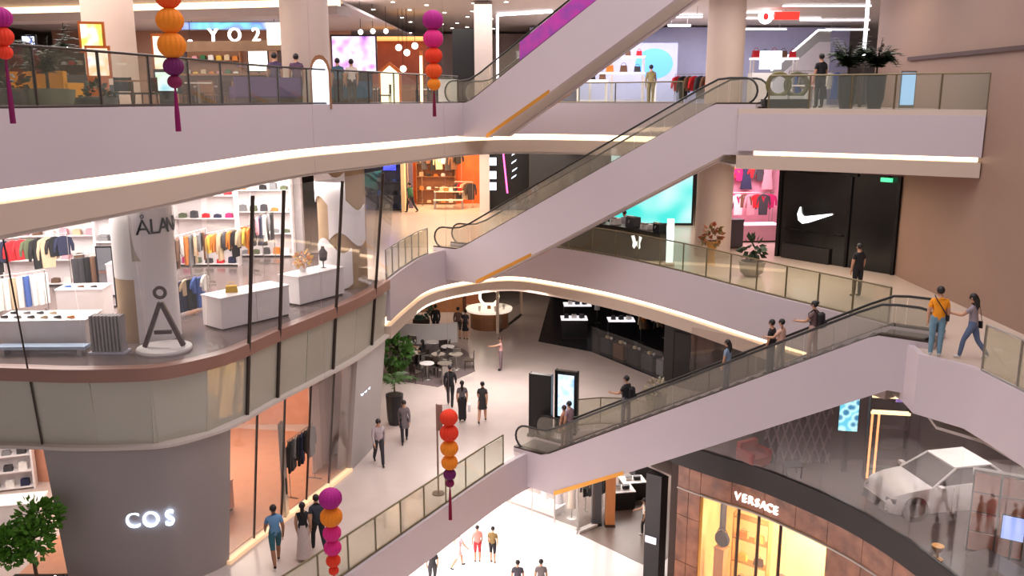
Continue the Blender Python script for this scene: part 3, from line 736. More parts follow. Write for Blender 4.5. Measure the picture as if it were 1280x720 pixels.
wb = P_('woman with long hair in black wide trousers carrying a white bag', 578, 527, H2, 5, h=1.66, pose='stand', top=(92, 84, 86), bot=(24, 22, 26), girl=True, hair='long', skirt=((26, 24, 28), 0, .14, .17))
bag = thing('shopping_bag', 'white shopping bag held by the woman in wide black trousers', 'bag', wb.location, wb.rotation_euler.z)
MB().box((.27, .04, .56), (.1, .26, .28)).build('bag_body', WHITE, bag)
for s in (-.06, .06): MB().tube([(.27, .04 + s, .7), (.265, .04 + s * .5, .79), (.265, .04, .8)], .005, 4).build('handle', WHITE, bag)
P_('woman in a short black dress with bare legs', 603, 528, H2, -8, h=1.66, pose='walk2', top=(48, 44, 46), bot=(44, 40, 42), girl=True, legs='bare', hair='bun', skirt=((46, 42, 44), 0, .6, .2))
P_('child sized figure in beige pointing an arm to the side on the pale floor', 626, 463, H2, 95, h=1.6, pose='stand', top=(196, 150, 144), bot=(120, 98, 104), arms=((80, 84), (4, 12)), hair='short brown')
P_('person in black standing behind the cafe tables', 545, 421, H2, 10, h=1.74, top=(24, 22, 28), bot=(28, 26, 32), sleeve='long')
P_('shopper in a brown jacket by the white round counter', 573, 424, H2, 0, h=1.72, top=(108, 76, 66), bot=(60, 50, 50), legs='shorts', sleeve='long')
P_('shopper in a dark dress close to the brown jacket one', 582, 425, H2, -15, h=1.62, top=(62, 54, 60), bot=(32, 30, 34), girl=True, legs='bare', skirt=((32, 30, 34), 0, .55, .2))
# the ground floor
P_('person in black with a pink cap, lowest of the group on the white floor', 541, 735, .003, 10, h=1.7, top=(30, 28, 32), bot=(40, 38, 44), hair='short brown')
P_('person in a mauve top stepping out on the white floor', 573, 710, .003, -60, h=1.7, pose='walk', top=(206, 168, 176), bot=(214, 190, 190), legs='shorts')
P_('boy in a pink shirt and red shorts on the white floor', 597, 703, .003, 20, h=1.62, pose='stand', top=(222, 150, 140), bot=(190, 52, 60), legs='shorts')
P_('person in an olive patterned shirt and black shorts on the white floor', 616, 704, .003, -20, h=1.6, pose='stand', top=(128, 104, 60), bot=(30, 28, 32), legs='shorts')
P_('first of two people whose dark heads show at the bottom edge', 647, 752, .003, 0, h=1.68, top=(70, 66, 76), bot=(40, 38, 46))
P_('second of two people whose dark heads show at the bottom edge', 676, 751, .003, 0, h=1.68, top=(120, 110, 110), bot=(50, 46, 50))
P_('person in white leaning over in the dim grey shop under the escalator', 806, 668, .003, 80, h=1.68, pose='step', top=(236, 226, 214), bot=(44, 34, 34), shoe=(230, 220, 210))
# the top floor
for u, d, lab, c in ((346, 27.3, 'first of two dark haired people behind the top railing left of the column, in purple', (78, 58, 92)), (373, 27.9, 'second of two dark haired people behind the top railing, before the column, in plum', (96, 66, 92)),
                     (424, 30.9, 'person in a teal shirt behind the top railing right of the wide column', (60, 96, 116)), (441, 31.6, 'person in a white shirt next to the teal one behind the top railing', (222, 206, 196))):
    X = (u - 640) / FPX * d * .98; person(lab, (X, d, Z4 + .003), rz_(20), h=1.66, top=c, bot=(48, 46, 60))
person('person in khaki browsing the white shelves of the bright top shop', (6.15, 40, Z4 + .003), rz_(10), h=1.78, top=(150, 138, 96), bot=(140, 128, 90), sleeve='long')
person('person dressed in black standing among the top floor planters', (10.15, 29.75, Z4 + .003), rz_(20), h=1.76, top=(30, 26, 32), bot=(36, 34, 42))
# seated cafe guests (their chairs stand below)
CAFE = []
def seat_at(label, u, v, face, **k):
    p = onz(u, v, Z2); CAFE.append((p, face, label)); return person(label, (p.x, p.y, Z2 + .02), rz_(face), pose='sit', **k)
seat_at('cafe guest in grey sitting by the palm', 511, 452, -60, h=1.66, top=(92, 86, 90), bot=(40, 38, 44))
seat_at('cafe guest in black with long hair sitting at a pale table', 529, 458, 40, h=1.66, top=(26, 24, 28), bot=(30, 28, 32), hair='long', girl=True)
finish_people()

# ------------------------------------------------------------------ hanging lantern strings
def px(d): return d / FPX
MAG, PNK, RED, ORG, ORD2, PUR, PU2 = (176, 20, 130), (228, 34, 130), (240, 56, 20), (250, 140, 20), (244, 84, 16), (110, 14, 90), (130, 16, 70)
def hang(label, u, v, d, rs, cols, tail, **k):
    p = ond(u, v, d); s = d / FPX * 1.02; lantern(label, p, [r * s for r in rs], cols, tail * s, **k)
hang('lantern string cut by the edge of the picture, magenta over red', 1, 22, 13.5, (13, 12, 9), (MAG, RED, RED), 74, tailc=(140, 20, 90))
hang('lantern string of big orange balls ending in purple in front of the top gallery', 210, -4, 13.5, (15, 16, 16.5, 12, 8.5), (ORD2, ORG, ORG, PUR, PU2), 50, tailc=(150, 16, 96))
hang('lantern string from magenta through red to yellow by the top end of the gallery', 541, 25, 20, (12.5, 12, 10.5, 10, 8), (MAG, PNK, RED, ORD2, ORG), 30, tailc=(130, 14, 60))
hang('lantern string of red and orange balls beside the pole over the walkway', 561, 522, 18.6, (12, 12.5, 12, 11, 8.5, 6), (RED, RED, ORG, ORG, PUR, PU2), 46, tailc=(150, 16, 60))
hang('lantern string with magenta top ball and pink middle low over the walkway', 413, 623, 13.6, (15.5, 15, 12.5, 12, 10, 7), (MAG, ORG, PNK, PNK, RED, RED), 40)
# ------------------------------------------------------------------ top floor: things behind the railings
def at(u, d): return (u - 640) / FPX * d * .985          # sideways place of a column of the view at distance d (level with the eye)
def hz(v, d): return EYE + (124 - v) * d / FPX            # height seen at row v at distance d, near the eye level
SPOT = emit('spot_white', (255, 240, 225), 14)
def downlights(pts, z, label, group):
    m = MB().lathe([(.075, -.015), (.08, .02)], 12); first = None
    for x, y in pts:
        if first is None:
            first = thing('ceiling_spotlight', label, 'spotlight', (x, y, z), 0, group)
            MB().lathe([(.11, -.02), (.11, .02)], 14).build('trim_ring', WHITE, first); MB().lathe([(.09, -.028), (.08, -.021)], 14).build('lamp_face', SPOT, first)
        else: dup(first, (x, y, z))
q = random.Random(5); pts = []
for d in (40, 43, 46, 49.5, 53, 57):
    for u in range(395, 640, 36):
        if q.random() < .85: pts.append((at(u + q.uniform(-14, 14) + (d % 7) * 4, d), d + q.uniform(-1, 1)))
downlights(pts, Z5, 'small round recessed spotlight in the grey ceiling of the top floor', 'ceiling spots of the top floor')
pts = [(at(u, d), d) for u, d in ((8, 45), (28, 39.5), (34, 46), (58, 40), (240, 46), (250, 40), (276, 50), (300, 42), (330, 52), (350, 46), (100, 42), (75, 48))]
downlights(pts, Z5, 'recessed spotlight above the eating places of the top floor', 'ceiling spots over the eating places')
# ceiling drop with a lit cove over the eating places
dropc = [(-24, 37), (-21, 36), (-13, 34.2), (-6.2, 32.6)]
struct('trim_9', MB().ribbon(dropc, 21.75, 22.3, .3, .6), mat('drop_face', (200, 186, 178), .6))
struct('trim_10', MB().ribbon(dropc, 21.5, 21.75, .2, .28), emit('cove_light_top', (255, 228, 186), 2.6))
struct('trim_11', MB().ribbon(dropc, 21.2, 21.5, 0, 1.2), mat('drop_lip', (186, 170, 170), .6))
struct('ceiling', MB().prism([(-24, 37.6)] + offset_curve(dropc, .5)[1:] + [(-5, 62), (-24, 62)], 21.6, 21.7), mat('drop_soffit', (190, 178, 182), .6))
# back walls of the eating places
struct('wall_eating_place', MB().box((-15.6, 46, 20), (15, .3, 4.1)), mat('eating_wall', (186, 140, 120), .6, var=.2, scale=1.2))
struct('wall_fashion', MB().box((-2.6, 56, 20), (12, .3, 4.3)), mat('mauve_wall', (176, 152, 148), .6))
def panel_sign(label, u, d, v0, v1, w, frame, scr, rz=0, name='advert_panel', cat='sign', leg=True):
    x = at(u, d); z0, z1 = hz(v1, d), hz(v0, d)
    e = thing(name, label, cat, (x, d, Z4), rz)
    MB().box((0, .06, (z0 + z1) / 2 - Z4), (w + .12, .1, z1 - z0 + .14)).build('case', frame, e)
    MB().box((0, 0, (z0 + z1) / 2 - Z4), (w, .04, z1 - z0)).build('screen', scr, e)
    if leg: MB().box((0, .06, (z0 - Z4 - .07) / 2), (w * .8, .12, max(.05, z0 - Z4 - .07))).build('foot', frame, e)
    return e
OF = mat('orange_frame', (196, 104, 44), .5)
panel_sign('leaning advert board with yellow and green picture in an orange frame', 126, 23.5, 36, 66, .5, OF, screen('ad_yellow', ((60, 170, 120), (250, 230, 90), (250, 250, 240), (240, 180, 30)), 2.4, 1.3), rz_(14))
panel_sign('white and mauve lit lower advert board below the yellow one', 131, 23.3, 64, 96, .48, OF, screen('ad_mauve', ((210, 170, 230), (255, 250, 250), (250, 200, 150), (240, 220, 255)), 2.2, 1.4), rz_(14), leg=True)
panel_sign('lit cream advert board hidden behind the big orange lantern string', 214, 23.5, 50, 88, .56, OF, screen('ad_cream', ((255, 226, 160), (255, 250, 230), (250, 180, 90)), 2, 1.5))
panel_sign('small pale blue screen under the purple lantern ball', 213, 22.9, 92, 114, .52, BLACK, screen('ad_blue', ((150, 220, 245), (240, 250, 255), (200, 235, 170)), 2.5, 1.4))
panel_sign('blue and white lit picture behind the palm bowl', 48, 38, 50, 62, .5, BLACK, screen('ad_bw', ((60, 90, 200), (240, 245, 255), (150, 190, 255)), 5, 1.5))
panel_sign('purple screen with swirling picture right of the wide column', 446, 38, 50, 92, 1.8, BLACK, screen('ad_purple', ((150, 70, 190), (240, 180, 240), (255, 240, 255), (200, 110, 220)), 1.6, 1.2))
# planters along the railing
BOWL = [(.25, 0), (.42, .12), (.5, .34), (.52, .5), (.48, .5)]
GP = mat('grey_green_pot', (104, 104, 88), .6); DP = mat('dark_grey_pot', (64, 64, 66), .5)
planter('wide grey green bowl planter with a feathery palm behind the top railing', (at(66, 18.9), 18.9), Z4, BOWL, GP, ('palm', .8, 24, .2, .45), leafm=DGREEN)
planter('dark bowl planter at the picture edge behind the top railing', (at(16, 18.6), 18.6), Z4, BOWL, DP, ('bush', .3, 60, .2, .15), leafm=DGREEN)
planter('low dark planter with clipped leaves in front of the advert boards', (at(124, 20.2), 20.2), Z4, [(.3, 0), (.44, .1), (.46, .34), (.42, .34)], DP, ('bush', .26, 90, .16, .06), leafm=DGREEN)
# orange couches and the bar
def couch(label, x, y, rz, m, w=1.5):
    e = thing('couch', label, 'couch', (x, y, Z4), rz)
    MB().box((0, 0, .22), (w, .7, .2)).build('base', DWOOD, e); MB().box((0, .02, .4), (w - .06, .64, .16)).build('seat_cushion', m, e); MB().box((0, .32, .66), (w, .14, .56)).build('backrest', m, e)
    for s in (-1, 1):
        MB().box((s * (w / 2 - .06), 0, .5), (.12, .68, .36)).build('armrest', m, e)
        for t in (-1, 1): MB().box((s * (w / 2 - .1), t * .26, .06), (.06, .06, .12)).build('leg', DWOOD, e)
    return e
couch('orange couch beside the palm bowl on the top floor', at(50, 22), 22, rz_(200), mat('orange_fabric', (236, 158, 40), .8), 1.1)
couch('amber couch right of the palm bowl on the top floor', at(78, 21.4), 21.4, rz_(170), MATS['orange_fabric'], .9)
couch('long plum couch under the two dark haired people', -7.5, 27.3, rz_(215), mat('plum_fabric', (84, 60, 110), .8), 2.0)
couch('dark blue couch between the wide column and the arched sign', at(432, 33), 33, rz_(190), mat('teal_fabric', (44, 80, 108), .8), 2.0)
couch('dark grey couch behind the low planter', at(112, 24.6), 24.6, rz_(180), mat('slate_fabric', (60, 62, 70), .8), 1.5)
bar = thing('juice_bar', 'brown bar counter with pale letters on the beam above it', 'bar', (at(290, 31), 31, Z4), rz_(-12))
MB().box((0, 0, .55), (3.6, .7, 1.1)).build('counter_front', DWOOD, bar); MB().box((0, 0, 1.12), (3.8, .85, .06)).build('counter_top', WOOD, bar)
MB().box((0, .3, 2.08), (3.8, .3, .34)).build('beam', mat('beam_bronze', (136, 104, 76), .5, var=.2), bar)
for s in (-1.8, 1.8): MB().box((s, .3, 1.1), (.14, .14, 2.0)).build('post', DWOOD, bar)
for k, ch in enumerate('YO2'): text(ch, .62, emit('letter_white', (255, 246, 240), 3), bar, (-.55 + k * .8, .14, 2.42), (rz_(90), 0, 0), ext=.05)
MB().box((1.75, .1, 2.45), (.52, .1, .72)).build('light_box', emit('light_box_white', (255, 252, 236), 2.2), bar)
# a stool row and tables in front of the bar
for i, u in enumerate((244, 262, 281, 300, 322)):
    d = 26 + .5 * i
    chair('brown chair at the top railing by the bar, %s from the orange lanterns' % ORD[i], (at(u, d), d), rz_(30 * (i % 3) - 20), WOOD if i % 2 else DWOOD, z=Z4, group='chairs by the bar')
legged_table('small round white table near the orange lanterns on the top floor', (at(252, 24.2), 24.2), (.7, .7, .74), z=Z4, round_=True)
legged_table('small round wooden table behind the top railing left of the bar', (at(170, 21.6), 21.6), (.75, .75, .74), m=WOOD, legm=BLACKM, z=Z4, round_=True)
chair('dark chair by the round wooden table on the top floor', (at(158, 22.4), 22.4), rz_(200), BLACKM, z=Z4)
chair('dark chair right of the round wooden table on the top floor', (at(186, 22.6), 22.6), rz_(140), BLACKM, z=Z4)
# arched and house-shaped lit signs
def arch(label, u, d, w, h, pts, scr, frame, base=.0):
    e = thing('lit_sign', label, 'sign', (at(u, d), d, Z4 + base))
    MB().extr([(x * w, 0, y * h) for x, y in pts], (0, .03, 0), (0, .13, 0)).build('frame', frame, e)
    MB().extr([(x * w * .8, 0, .06 + y * h * .88) for x, y in pts], (0, 0, 0), (0, .035, 0)).build('lit_face', scr, e)
AR = [(-.5, 0), (.5, 0), (.5, .75), (.38, .9), (.2, .98), (0, 1), (-.2, .98), (-.38, .9), (-.5, .75)]
HS = [(-.5, 0), (.5, 0), (.5, .8), (0, 1), (-.5, .8)]
arch('arched wooden sign with a bright white face by the wide column', 403, 27.6, .62, 1.62, AR, screen('ad_white', ((255, 255, 255), (220, 230, 255), (255, 255, 255)), 3, 2.2), WOOD)
arch('tall house shaped cream lantern sign before the rust red shop', 489, 36, .9, 1.75, HS, emit('lantern_cream', (255, 236, 190), 2.0), OF)
arch('narrow bright upright light by the lantern string at the gallery end', 528, 34.5, .12, 2.1, [(-.5, 0), (.5, 0), (.5, 1), (-.5, 1)], emit('lantern_cream2', (255, 226, 180), 3.0), OF)
rust = thing('shop_booth', 'rust red booth with globe pendants at the back of the top floor', 'booth', (at(503, 44), 44, Z4))
MB().box((0, .5, 1.55), (2.9, .2, 3.1)).build('back_panel', mat('rust_panel', (158, 74, 46), .6, var=.2), rust); MB().box((0, -.5, .5), (2.7, .6, 1.0)).build('counter', WOOD, rust)
MB().box((0, 0, 3.14), (3.1, 1.4, .14)).build('canopy', emit('canopy_glow', (255, 190, 110), .8), rust)
for s in (-1.42, 1.42): MB().box((s, -.5, 1.55), (.12, .12, 3.1)).build('post', DWOOD, rust)
for i, (u, v) in enumerate(((501, 63), (511, 69), (521, 61), (506, 88))):
    e = thing('pendant_lamp', 'white globe pendant hanging before the rust red booth, %s from the column side' % ORD[i], 'lamp', (at(u, 42), 42, hz(v, 42)), 0, 'globe pendants')
    MB().ball((0, 0, 0), .15, 12, 8).build('globe', emit('globe_white', (255, 232, 214), 4), e); MB().tube([(0, 0, .14), (0, 0, Z5 - hz(v, 42))], .012, 5).build('cord', BLACKM, e)
struct('wall_passage', MB().box((at(581, 41), 41.2, Z4 + 1.7), (1.05, .2, 3.4)), BLACK)
struct('column', MB().box((at(605, 39), 39, Z4 + 2.15), (.75, .75, 4.3)), mat('grey_pier', (164, 148, 142), .6))
e = counter('kiosk_desk', 'white kiosk desk beside the dark doorway of the top floor', 'desk', (at(561, 37.6), 37.6), (.8, .6, 1.1), 0, z=Z4)
# ---- bright shop on the right
LED = emit('led_white', (245, 245, 255), 4.5)
fa, fb = Vector((13.5, 34.9)), Vector((-.7, 44.0))
fr = thing('window_3', None, None); fr['kind'] = 'structure'
MB().tube([(fa.x, fa.y, Z4), (fa.x, fa.y, Z4 + 1.9)], .075, 4).build('jamb_base', DSTEEL, fr); MB().tube([(fa.x, fa.y, Z4 + 1.9), (fa.x, fa.y, Z5 - .02)], .07, 4).build('lit_jamb', LED, fr); MB().tube([(fb.x, fb.y, Z4 + 1), (fb.x, fb.y, Z5 - .1)], .06, 4).build('lit_jamb', LED, fr)
p2 = fa.lerp(fb, .82); MB().tube([(fb.x, fb.y, Z5 - .1), (p2.x, p2.y, Z5 - .1)], .06, 4).build('lit_lintel', LED, fr)
struct('wall_bright_shop', MB().box((10, 51.5, 20), (18, .3, 4.4)), mat('bluish_white_wall', (176, 176, 208), .6))
struct('wall_bright_shop', MB().box((6.2, 49, 19.6), (5.4, .3, 3.2)), MATS['bluish_white_wall'])
area('bright_shop_light', (7.5, 44.8, 22.2), 9, 6, 850, (.92, .94, 1))
for i, (u0, v0, u1, v1, d) in enumerate(((832, 21, 872, 15, 44), (828, 31, 872, 22, 41), (830, 36, 858, 38, 46), (917, 12, 968, 8, 43), (968, 6, 1076, -3, 40), (917, 22, 1016, 11, 46), (918, 40, 975, 42, 48.5), (990, 25, 1076, 26, 47), (1022, 42, 1076, 41, 49.5))):
    z = min(hz((v0 + v1) / 2, d), Z5 - .05); e = thing('linear_light', 'long white line light in the bright shop ceiling, %s counted from the escalator side' % ORD[i], 'light', (at(u0, d), d, z), 0, 'line lights of the bright shop')
    dx = at(u1, d) - at(u0, d)
    MB().box((dx / 2, 0, 0), (dx, .14, .09)).build('housing', WHITE, e)
    if Z5 - z > .1:
        for f in (.15, .85): MB().tube([(dx * f, 0, .03), (dx * f, 0, Z5 - z)], .01, 4).build('cable', STEEL, e)
    MB().box((dx / 2, -.05, -.05), (dx - .04, .12, .03)).build('diffuser', LED, e)
e = thing('disc_sign', 'blue glowing disc low on the wall of the bright shop', 'sign', (at(815, 46), 46, hz(82, 46)))
MB().extr([(math.cos(a) * .95, 0, math.sin(a) * .75) for a in [k * math.pi / 16 for k in range(32)]], (0, 0, 0), (0, .1, 0)).build('lit_face', emit('disc_blue', (80, 140, 255), 1.1), e); MB().box((0, .06, (Z4 - hz(82, 46)) / 2), (.3, .1, hz(82, 46) - Z4)).build('stand', WHITE, e)
e = thing('shop_sign', 'white disc and red bar sign hanging in the bright shop', 'sign', (at(949, 42), 42, hz(27, 42)))
MB().extr([(math.cos(a) * .33, 0, math.sin(a) * .33) for a in [k * math.pi / 14 for k in range(28)]], (0, 0, 0), (0, .08, 0)).build('disc', emit('disc_white', (255, 250, 250), 3), e)
MB().extr([(math.cos(a) * .12, 0, math.sin(a) * .16) for a in [k * math.pi / 10 for k in range(20)]], (0, -.02, 0), (0, -.005, 0)).build('disc_mark', emit('disc_red', (220, 40, 40), .8), e)
MB().box((.95, 0, .03), (1.15, .1, .34)).build('bar', emit('bar_red', (235, 44, 36), 1.8), e)
for x in (0, .9): MB().tube([(x, .04, .2), (x, .04, Z5 - hz(27, 42))], .012, 5).build('cable', STEEL, e)
# shelving tiers, plinths and goods
def tier(label, u0, u1, v, d, m=WHITE, n=0, cols=('brown', 'red'), goods='handbag', where='', dep=.6):
    x0, x1 = at(u0, d), at(u1, d); z = hz(v, d); w = x1 - x0
    e = thing('display_table', label, 'table', ((x0 + x1) / 2, d, Z4), 0)
    MB().box((0, 0, z - Z4 - .04), (w, dep, .08)).build('table_top', emit('lit_top', (250, 248, 255), .75), e)
    for s in (-1, 1):
        for t in (-1, 1): MB().box((s * (w / 2 - .05), t * (dep / 2 - .05), (z - Z4 - .08) / 2), (.06, .06, z - Z4 - .08)).build('leg', m, e)
    MB().box((0, 0, .25), (w - .12, dep - .1, .04)).build('shelf', m, e)
    for i in range(n):
        c = cols[i % len(cols)]; x = x0 + w * (i + .5) / n; s = q.uniform(.8, 1.1)
        b = thing(goods, '%s %s on the %s, %s from the escalator side' % (c, goods, where, ORD[i]), goods if goods != 'handbag' else 'bag', (x, d, z), q.uniform(-.3, .3), goods + 's on the ' + where)
        MB().box((0, 0, .14 * s), (.32 * s, .15 * s, .28 * s), taper=.82).build('body', cloth(K[c]), b)
        MB().tube([(math.cos(a) * .1 * s, 0, .27 * s + math.sin(a) * .12 * s) for a in [k * math.pi / 6 for k in range(7)]], .012, 5).build('handle', cloth(K[c]), b)
tier('tall white lit table, highest tier of the bag display behind the far railing', 762, 803, 73, 43, n=3, cols=('brown', 'brown', 'red'), where='highest lit tier')
tier('middle white lit table of the bag display behind the far railing', 735, 803, 92, 42, n=4, cols=('beige', 'orange', 'brown', 'charcoal'), where='middle lit tier')
tier('low white lit table of the bag display at the escalator side', 720, 758, 101, 41, n=3, cols=('charcoal', 'black', 'brown'), where='low lit tier')
tier('white lit table left of the round logo plinth in the bright shop', 892, 914, 73, 38, n=3, cols=('red', 'red', 'black'), where='table left of the logo plinth')
tier('white lit table right of the round logo plinth in the bright shop', 934, 990, 75, 38, n=5, cols=('red', 'charcoal', 'red', 'brown', 'red'), where='table right of the logo plinth')
e = counter('logo_plinth', 'bright white plinth with a round emblem between the two red bag tables', 'plinth', (at(924, 36.2), 36.2 - 2.6), (.75, .6, hz(92, 34) - Z4), 0, topm=emit('plinth_top', (225, 240, 255), 1.5), z=Z4)
MB().lathe([(.2, -.04), (.2, .04)], 18).build('disc', emit('plinth_disc', (255, 255, 255), 1.6), e); e.children[-1].location = (0, 0, hz(80, 34) - Z4); e.children[-1].rotation_euler = (rz_(90), 0, 0)
rack('in the bright shop', (at(842, 39), 39.2), (at(895, 39), 38.4), 1.35, ('shirt', 'coat', 'shirt'), ('red', 'black', 'brown', 'red', 'charcoal', 'brown'), 8, z=Z4)
rack('behind the top palms', (at(1000, 34.5), 36.4), (at(1070, 34.5), 35.8), 1.4, ('shirt', 'dress'), ('white', 'blue', 'grey', 'white', 'pink', 'navy'), 9, z=Z4)
# long white ramped band (an escalator seen from its side) deep in the bright shop
e = thing('escalator', 'distant white sided escalator at the back of the bright shop', 'escalator', (at(962, 49), 49, Z4))
MB().extr([(0, 0, 1.2), (2.4, 0, 3.3), (3.0, 0, 3.3), (3.0, 0, 0), (0, 0, 0)], (0, 0, 0), (0, .2, 0)).build('side_panel', mat('ramp_white', (214, 208, 216), .5), e)
MB().extr([(0, 0, 1.2), (2.4, 0, 3.3), (3.0, 0, 3.3), (3, 0, 3.9), (2.3, 0, 3.9), (-.1, 0, 1.8)], (0, .05, 0), (0, .09, 0)).build('glass_panel', RAILG, e)
MB().tube([(-.1, .07, 1.82), (2.3, .07, 3.92), (3, .07, 3.92)], .05, 6).build('handrail', LED, e)
# planters with palms by the right railing, wheel-like hoops
TALL = [(.2, 0), (.28, .3), (.31, 1.05), (.27, 1.05)]
planter('tall black pot with a bushy palm, nearer the bright shop person in black', (10.85, 29.2), Z4, TALL, BLACK, ('palm', .8, 26, .3, .3), leafm=DGREEN)
planter('tall black pot with a spreading palm, nearer the stone wall', (11.6, 28.8), Z4, TALL, BLACK, ('palm', .85, 28, .3, .3), leafm=DGREEN)
for i, (u, lab, c) in enumerate(((938, 'olive ring shaped display hoop behind the top railing, nearer the escalator', (112, 104, 60)), (962, 'olive ring shaped display hoop behind the top railing, second from the escalator', (96, 92, 66)))):
    e = thing('display_hoop', lab, 'display hoop', (8.95 + .6 * i, 30.3, Z4 + .31)); pts = [(math.cos(a) * .36, 0, .46 + math.sin(a) * .36) for a in [k * math.pi / 12 for k in range(25)]]
    MB().tube(pts, .08, 8, cap=False).build('ring', cloth(c), e, smooth=True); MB().box((0, 0, .05), (.5, .3, .1)).build('base', WHITE, e)
counter('display_block', 'black block under the ring hoops behind the top railing', 'block', (9.2, 30.3), (1.5, .45, .3), 0, m=BLACK, z=Z4)
legged_table('white table with blue goods right of the ring hoops', (at(1000, 32.5), 32.5), (.9, .6, .8), z=Z4)
e = thing('pane_reflection', 'pale blue panel imitating a window reflection between the palms and the stone wall', 'sign', (12.55, 28.6, Z4))  # glowing panel added as a window reflection in the railing glass
MB().box((0, .05, .6), (.5, .08, 1.15)).build('case', STEEL, e); MB().box((0, 0, .62), (.42, .04, 1.0)).build('screen', emit('pale_blue', (150, 190, 230), .9), e)
# advert on the upper escalator's glass
es = [o for o in COL.objects if o.type == 'EMPTY' and o.name.startswith('escalator') and 'pink advert' in o['label']][0]
R = math.hypot(8.25, 6.2); s = (24.1 - Z4 - .02) / R
MB().extr([(R * .24, 0, .2 + s * R * .24), (R * .6, 0, .2 + s * R * .6), (R * .6, 0, .9 + s * R * .6), (R * .24, 0, .9 + s * R * .24)], (0, .085, 0), (0, .1, 0)).build('advert_film', mat('pink_film', (206, 60, 170), .4, c2=(150, 70, 170), scale=2.5), es)
# ------------------------------------------------------------------ third level: fashion store behind the curved glass
def fl(u, v, z): p = onz(u, v, z); return (p.x, p.y)
struct('wall_store_back', MB().box((-16.6, 36, 14), (16, .3, 4)), mat('store_wall', (196, 186, 186), .6, var=.08))
struct('wall_store_side', MB().box((-23.5, 28.5, 14), (.3, 15, 4)), MATS['store_wall'])
# sign panel wrapped on the column, with a grey leaf shape and letters
cs = thing('column_sign', 'white column panel with black letters above the A shaped stand', 'sign', (-9.75, 22.9, Z3))
arcp = [(.78 * math.cos(a), .78 * math.sin(a)) for a in [math.radians(-86 + 7 * k) for k in range(18)]]
MB().ribbon(arcp, 0, 4.0, -.03, .03).build('panel', mat('panel_white', (240, 234, 234), .4), cs, smooth=True)
GLY = mat('leaf_grey', (190, 184, 168), .6)
def on_col(ang, z, r=.818): a = math.radians(ang); return Vector((r * math.cos(a), r * math.sin(a), z))
m = MB(); N = 14
for k in range(N):
    for (a0, z0), (a1, z1) in (((-86 + 17 * (1 - math.cos(k / N * 1.57)), 3.5 - 1.3 * math.sin(k / N * 1.57)), (-86 + 17 * (1 - math.cos((k + 1) / N * 1.57)), 3.5 - 1.3 * math.sin((k + 1) / N * 1.57))),):
        m.add([on_col(-86, z0), on_col(a0, z0), on_col(a1, z1), on_col(-86, z1)], [(0, 1, 2, 3)])
m.build('leaf_shape', GLY, cs)
for k, ch in enumerate('ÅLAND'):
    a = -63 + k * 19; p = on_col(a, 3.05, .83)
    text(ch, .56, BLACK, cs, p, (rz_(90), 0, rz_(a + 90)), ext=.01, sx=.95)
# second column: pale wavy panel
cs = thing('column_sign', 'white wavy panels on the farther store column behind dark mullions', 'sign', (-5.75, 29.6, Z3))
for j, (z0, z1, a0) in enumerate(((.3, 1.5, -150), (1.7, 2.9, -110), (2.9, 4.0, -160))):
    pp = [(.86 * math.cos(a), .86 * math.sin(a)) for a in [math.radians(a0 + 9 * k) for k in range(11)]]
    mb = MB().ribbon(pp, z0, z1, -.02, .02); mb.v = [(x, y, z + .25 * math.sin((i // 4) * .6)) for i, (x, y, z) in enumerate(mb.v)]
    mb.build('wave_panel', MATS['panel_white'], cs, smooth=True)
# A shaped stand on its round white base, right at the glass
p = fl(203, 440, Z3 + .02)
st = thing('letter_stand', 'dark A shaped stand with a ring on top on a round white base', 'sign', (p[0], p[1] + .15, Z3 + .02), rz_(8))
MB().lathe([(.66, 0), (.68, .05), (.66, .1)], 28).build('base', WHITE, st, smooth=True)
DK = mat('dark_copper', (70, 44, 36), .35, metal=.4)
for s in (-1, 1): MB().box((s * .24, 0, .68), (.11, .12, 1.22), rot=Matrix.Rotation(rz_(-s * 22), 3, 'Y')).build('stroke', DK, st)
MB().box((0, 0, .48), (.42, .1, .09)).build('crossbar', DK, st)
MB().tube([(.13 * math.cos(a), 0, 1.5 + .13 * math.sin(a)) for a in [k * math.pi / 10 for k in range(21)]], .045, 8, cap=False).build('ring', DK, st, smooth=True)
# tables and counters
TW = mat('table_white', (232, 224, 224), .4)
c1 = fl(46, 440, Z3); counter('shoe_table', 'low white shoe display table at the curved front glass', 'table', (c1[0], c1[1] + .7), (2.3, 1.1, .78), rz_(4), TW)
c2 = fl(86, 420, Z3); counter('shoe_table', 'higher white display block behind the shoe table', 'table', (c2[0] - .1, c2[1] + 1.3), (1.25, .8, 1.1), rz_(6), TW)
shoe_i = 0
def shoe(x, y, z, c, rz, lab):
    e = thing('shoe', lab, 'shoe', (x, y, z), rz, 'shoes on the white shoe tables')
    b = MB(); b.lathe([(.045, 0), (.05, .03), (.042, .06)], 12); b.v = [(x * 1.0, y * 2.7, zz * (1.35 if y < -.01 else .8)) for x, y, zz in b.v]; b.build('upper', cloth(K[c]), e, smooth=True)
    MB().box((0, 0, .008), (.1, .27, .016)).build('sole', WHITE, e)
for j, (dx, dy, zz, row) in enumerate([(k * .34 - .95, -.3, .78, 'front row of the low table') for k in range(6)] + [(k * .34 - .95, .15, .78, 'rear row of the low table') for k in range(4)]):
    k = j if j < 6 else j - 6; cc = ('black', 'grey', 'charcoal', 'beige', 'black', 'orange')[j % 6]
    for t in (0,): shoe(c1[0] + dx, c1[1] + .7 + dy, Z3 + zz, cc, 1.2, '%s shoe in the %s, %s from the picture edge' % (cc, row, ORD[k]))
for k in range(3):
    cc = ('blue', 'brown', 'charcoal')[k]; shoe(c2[0] - .45 + k * .36, c2[1] + 1.1, Z3 + 1.1, cc, 1.2, '%s shoe on the higher display block, %s from the picture edge' % (cc, ORD[k]))
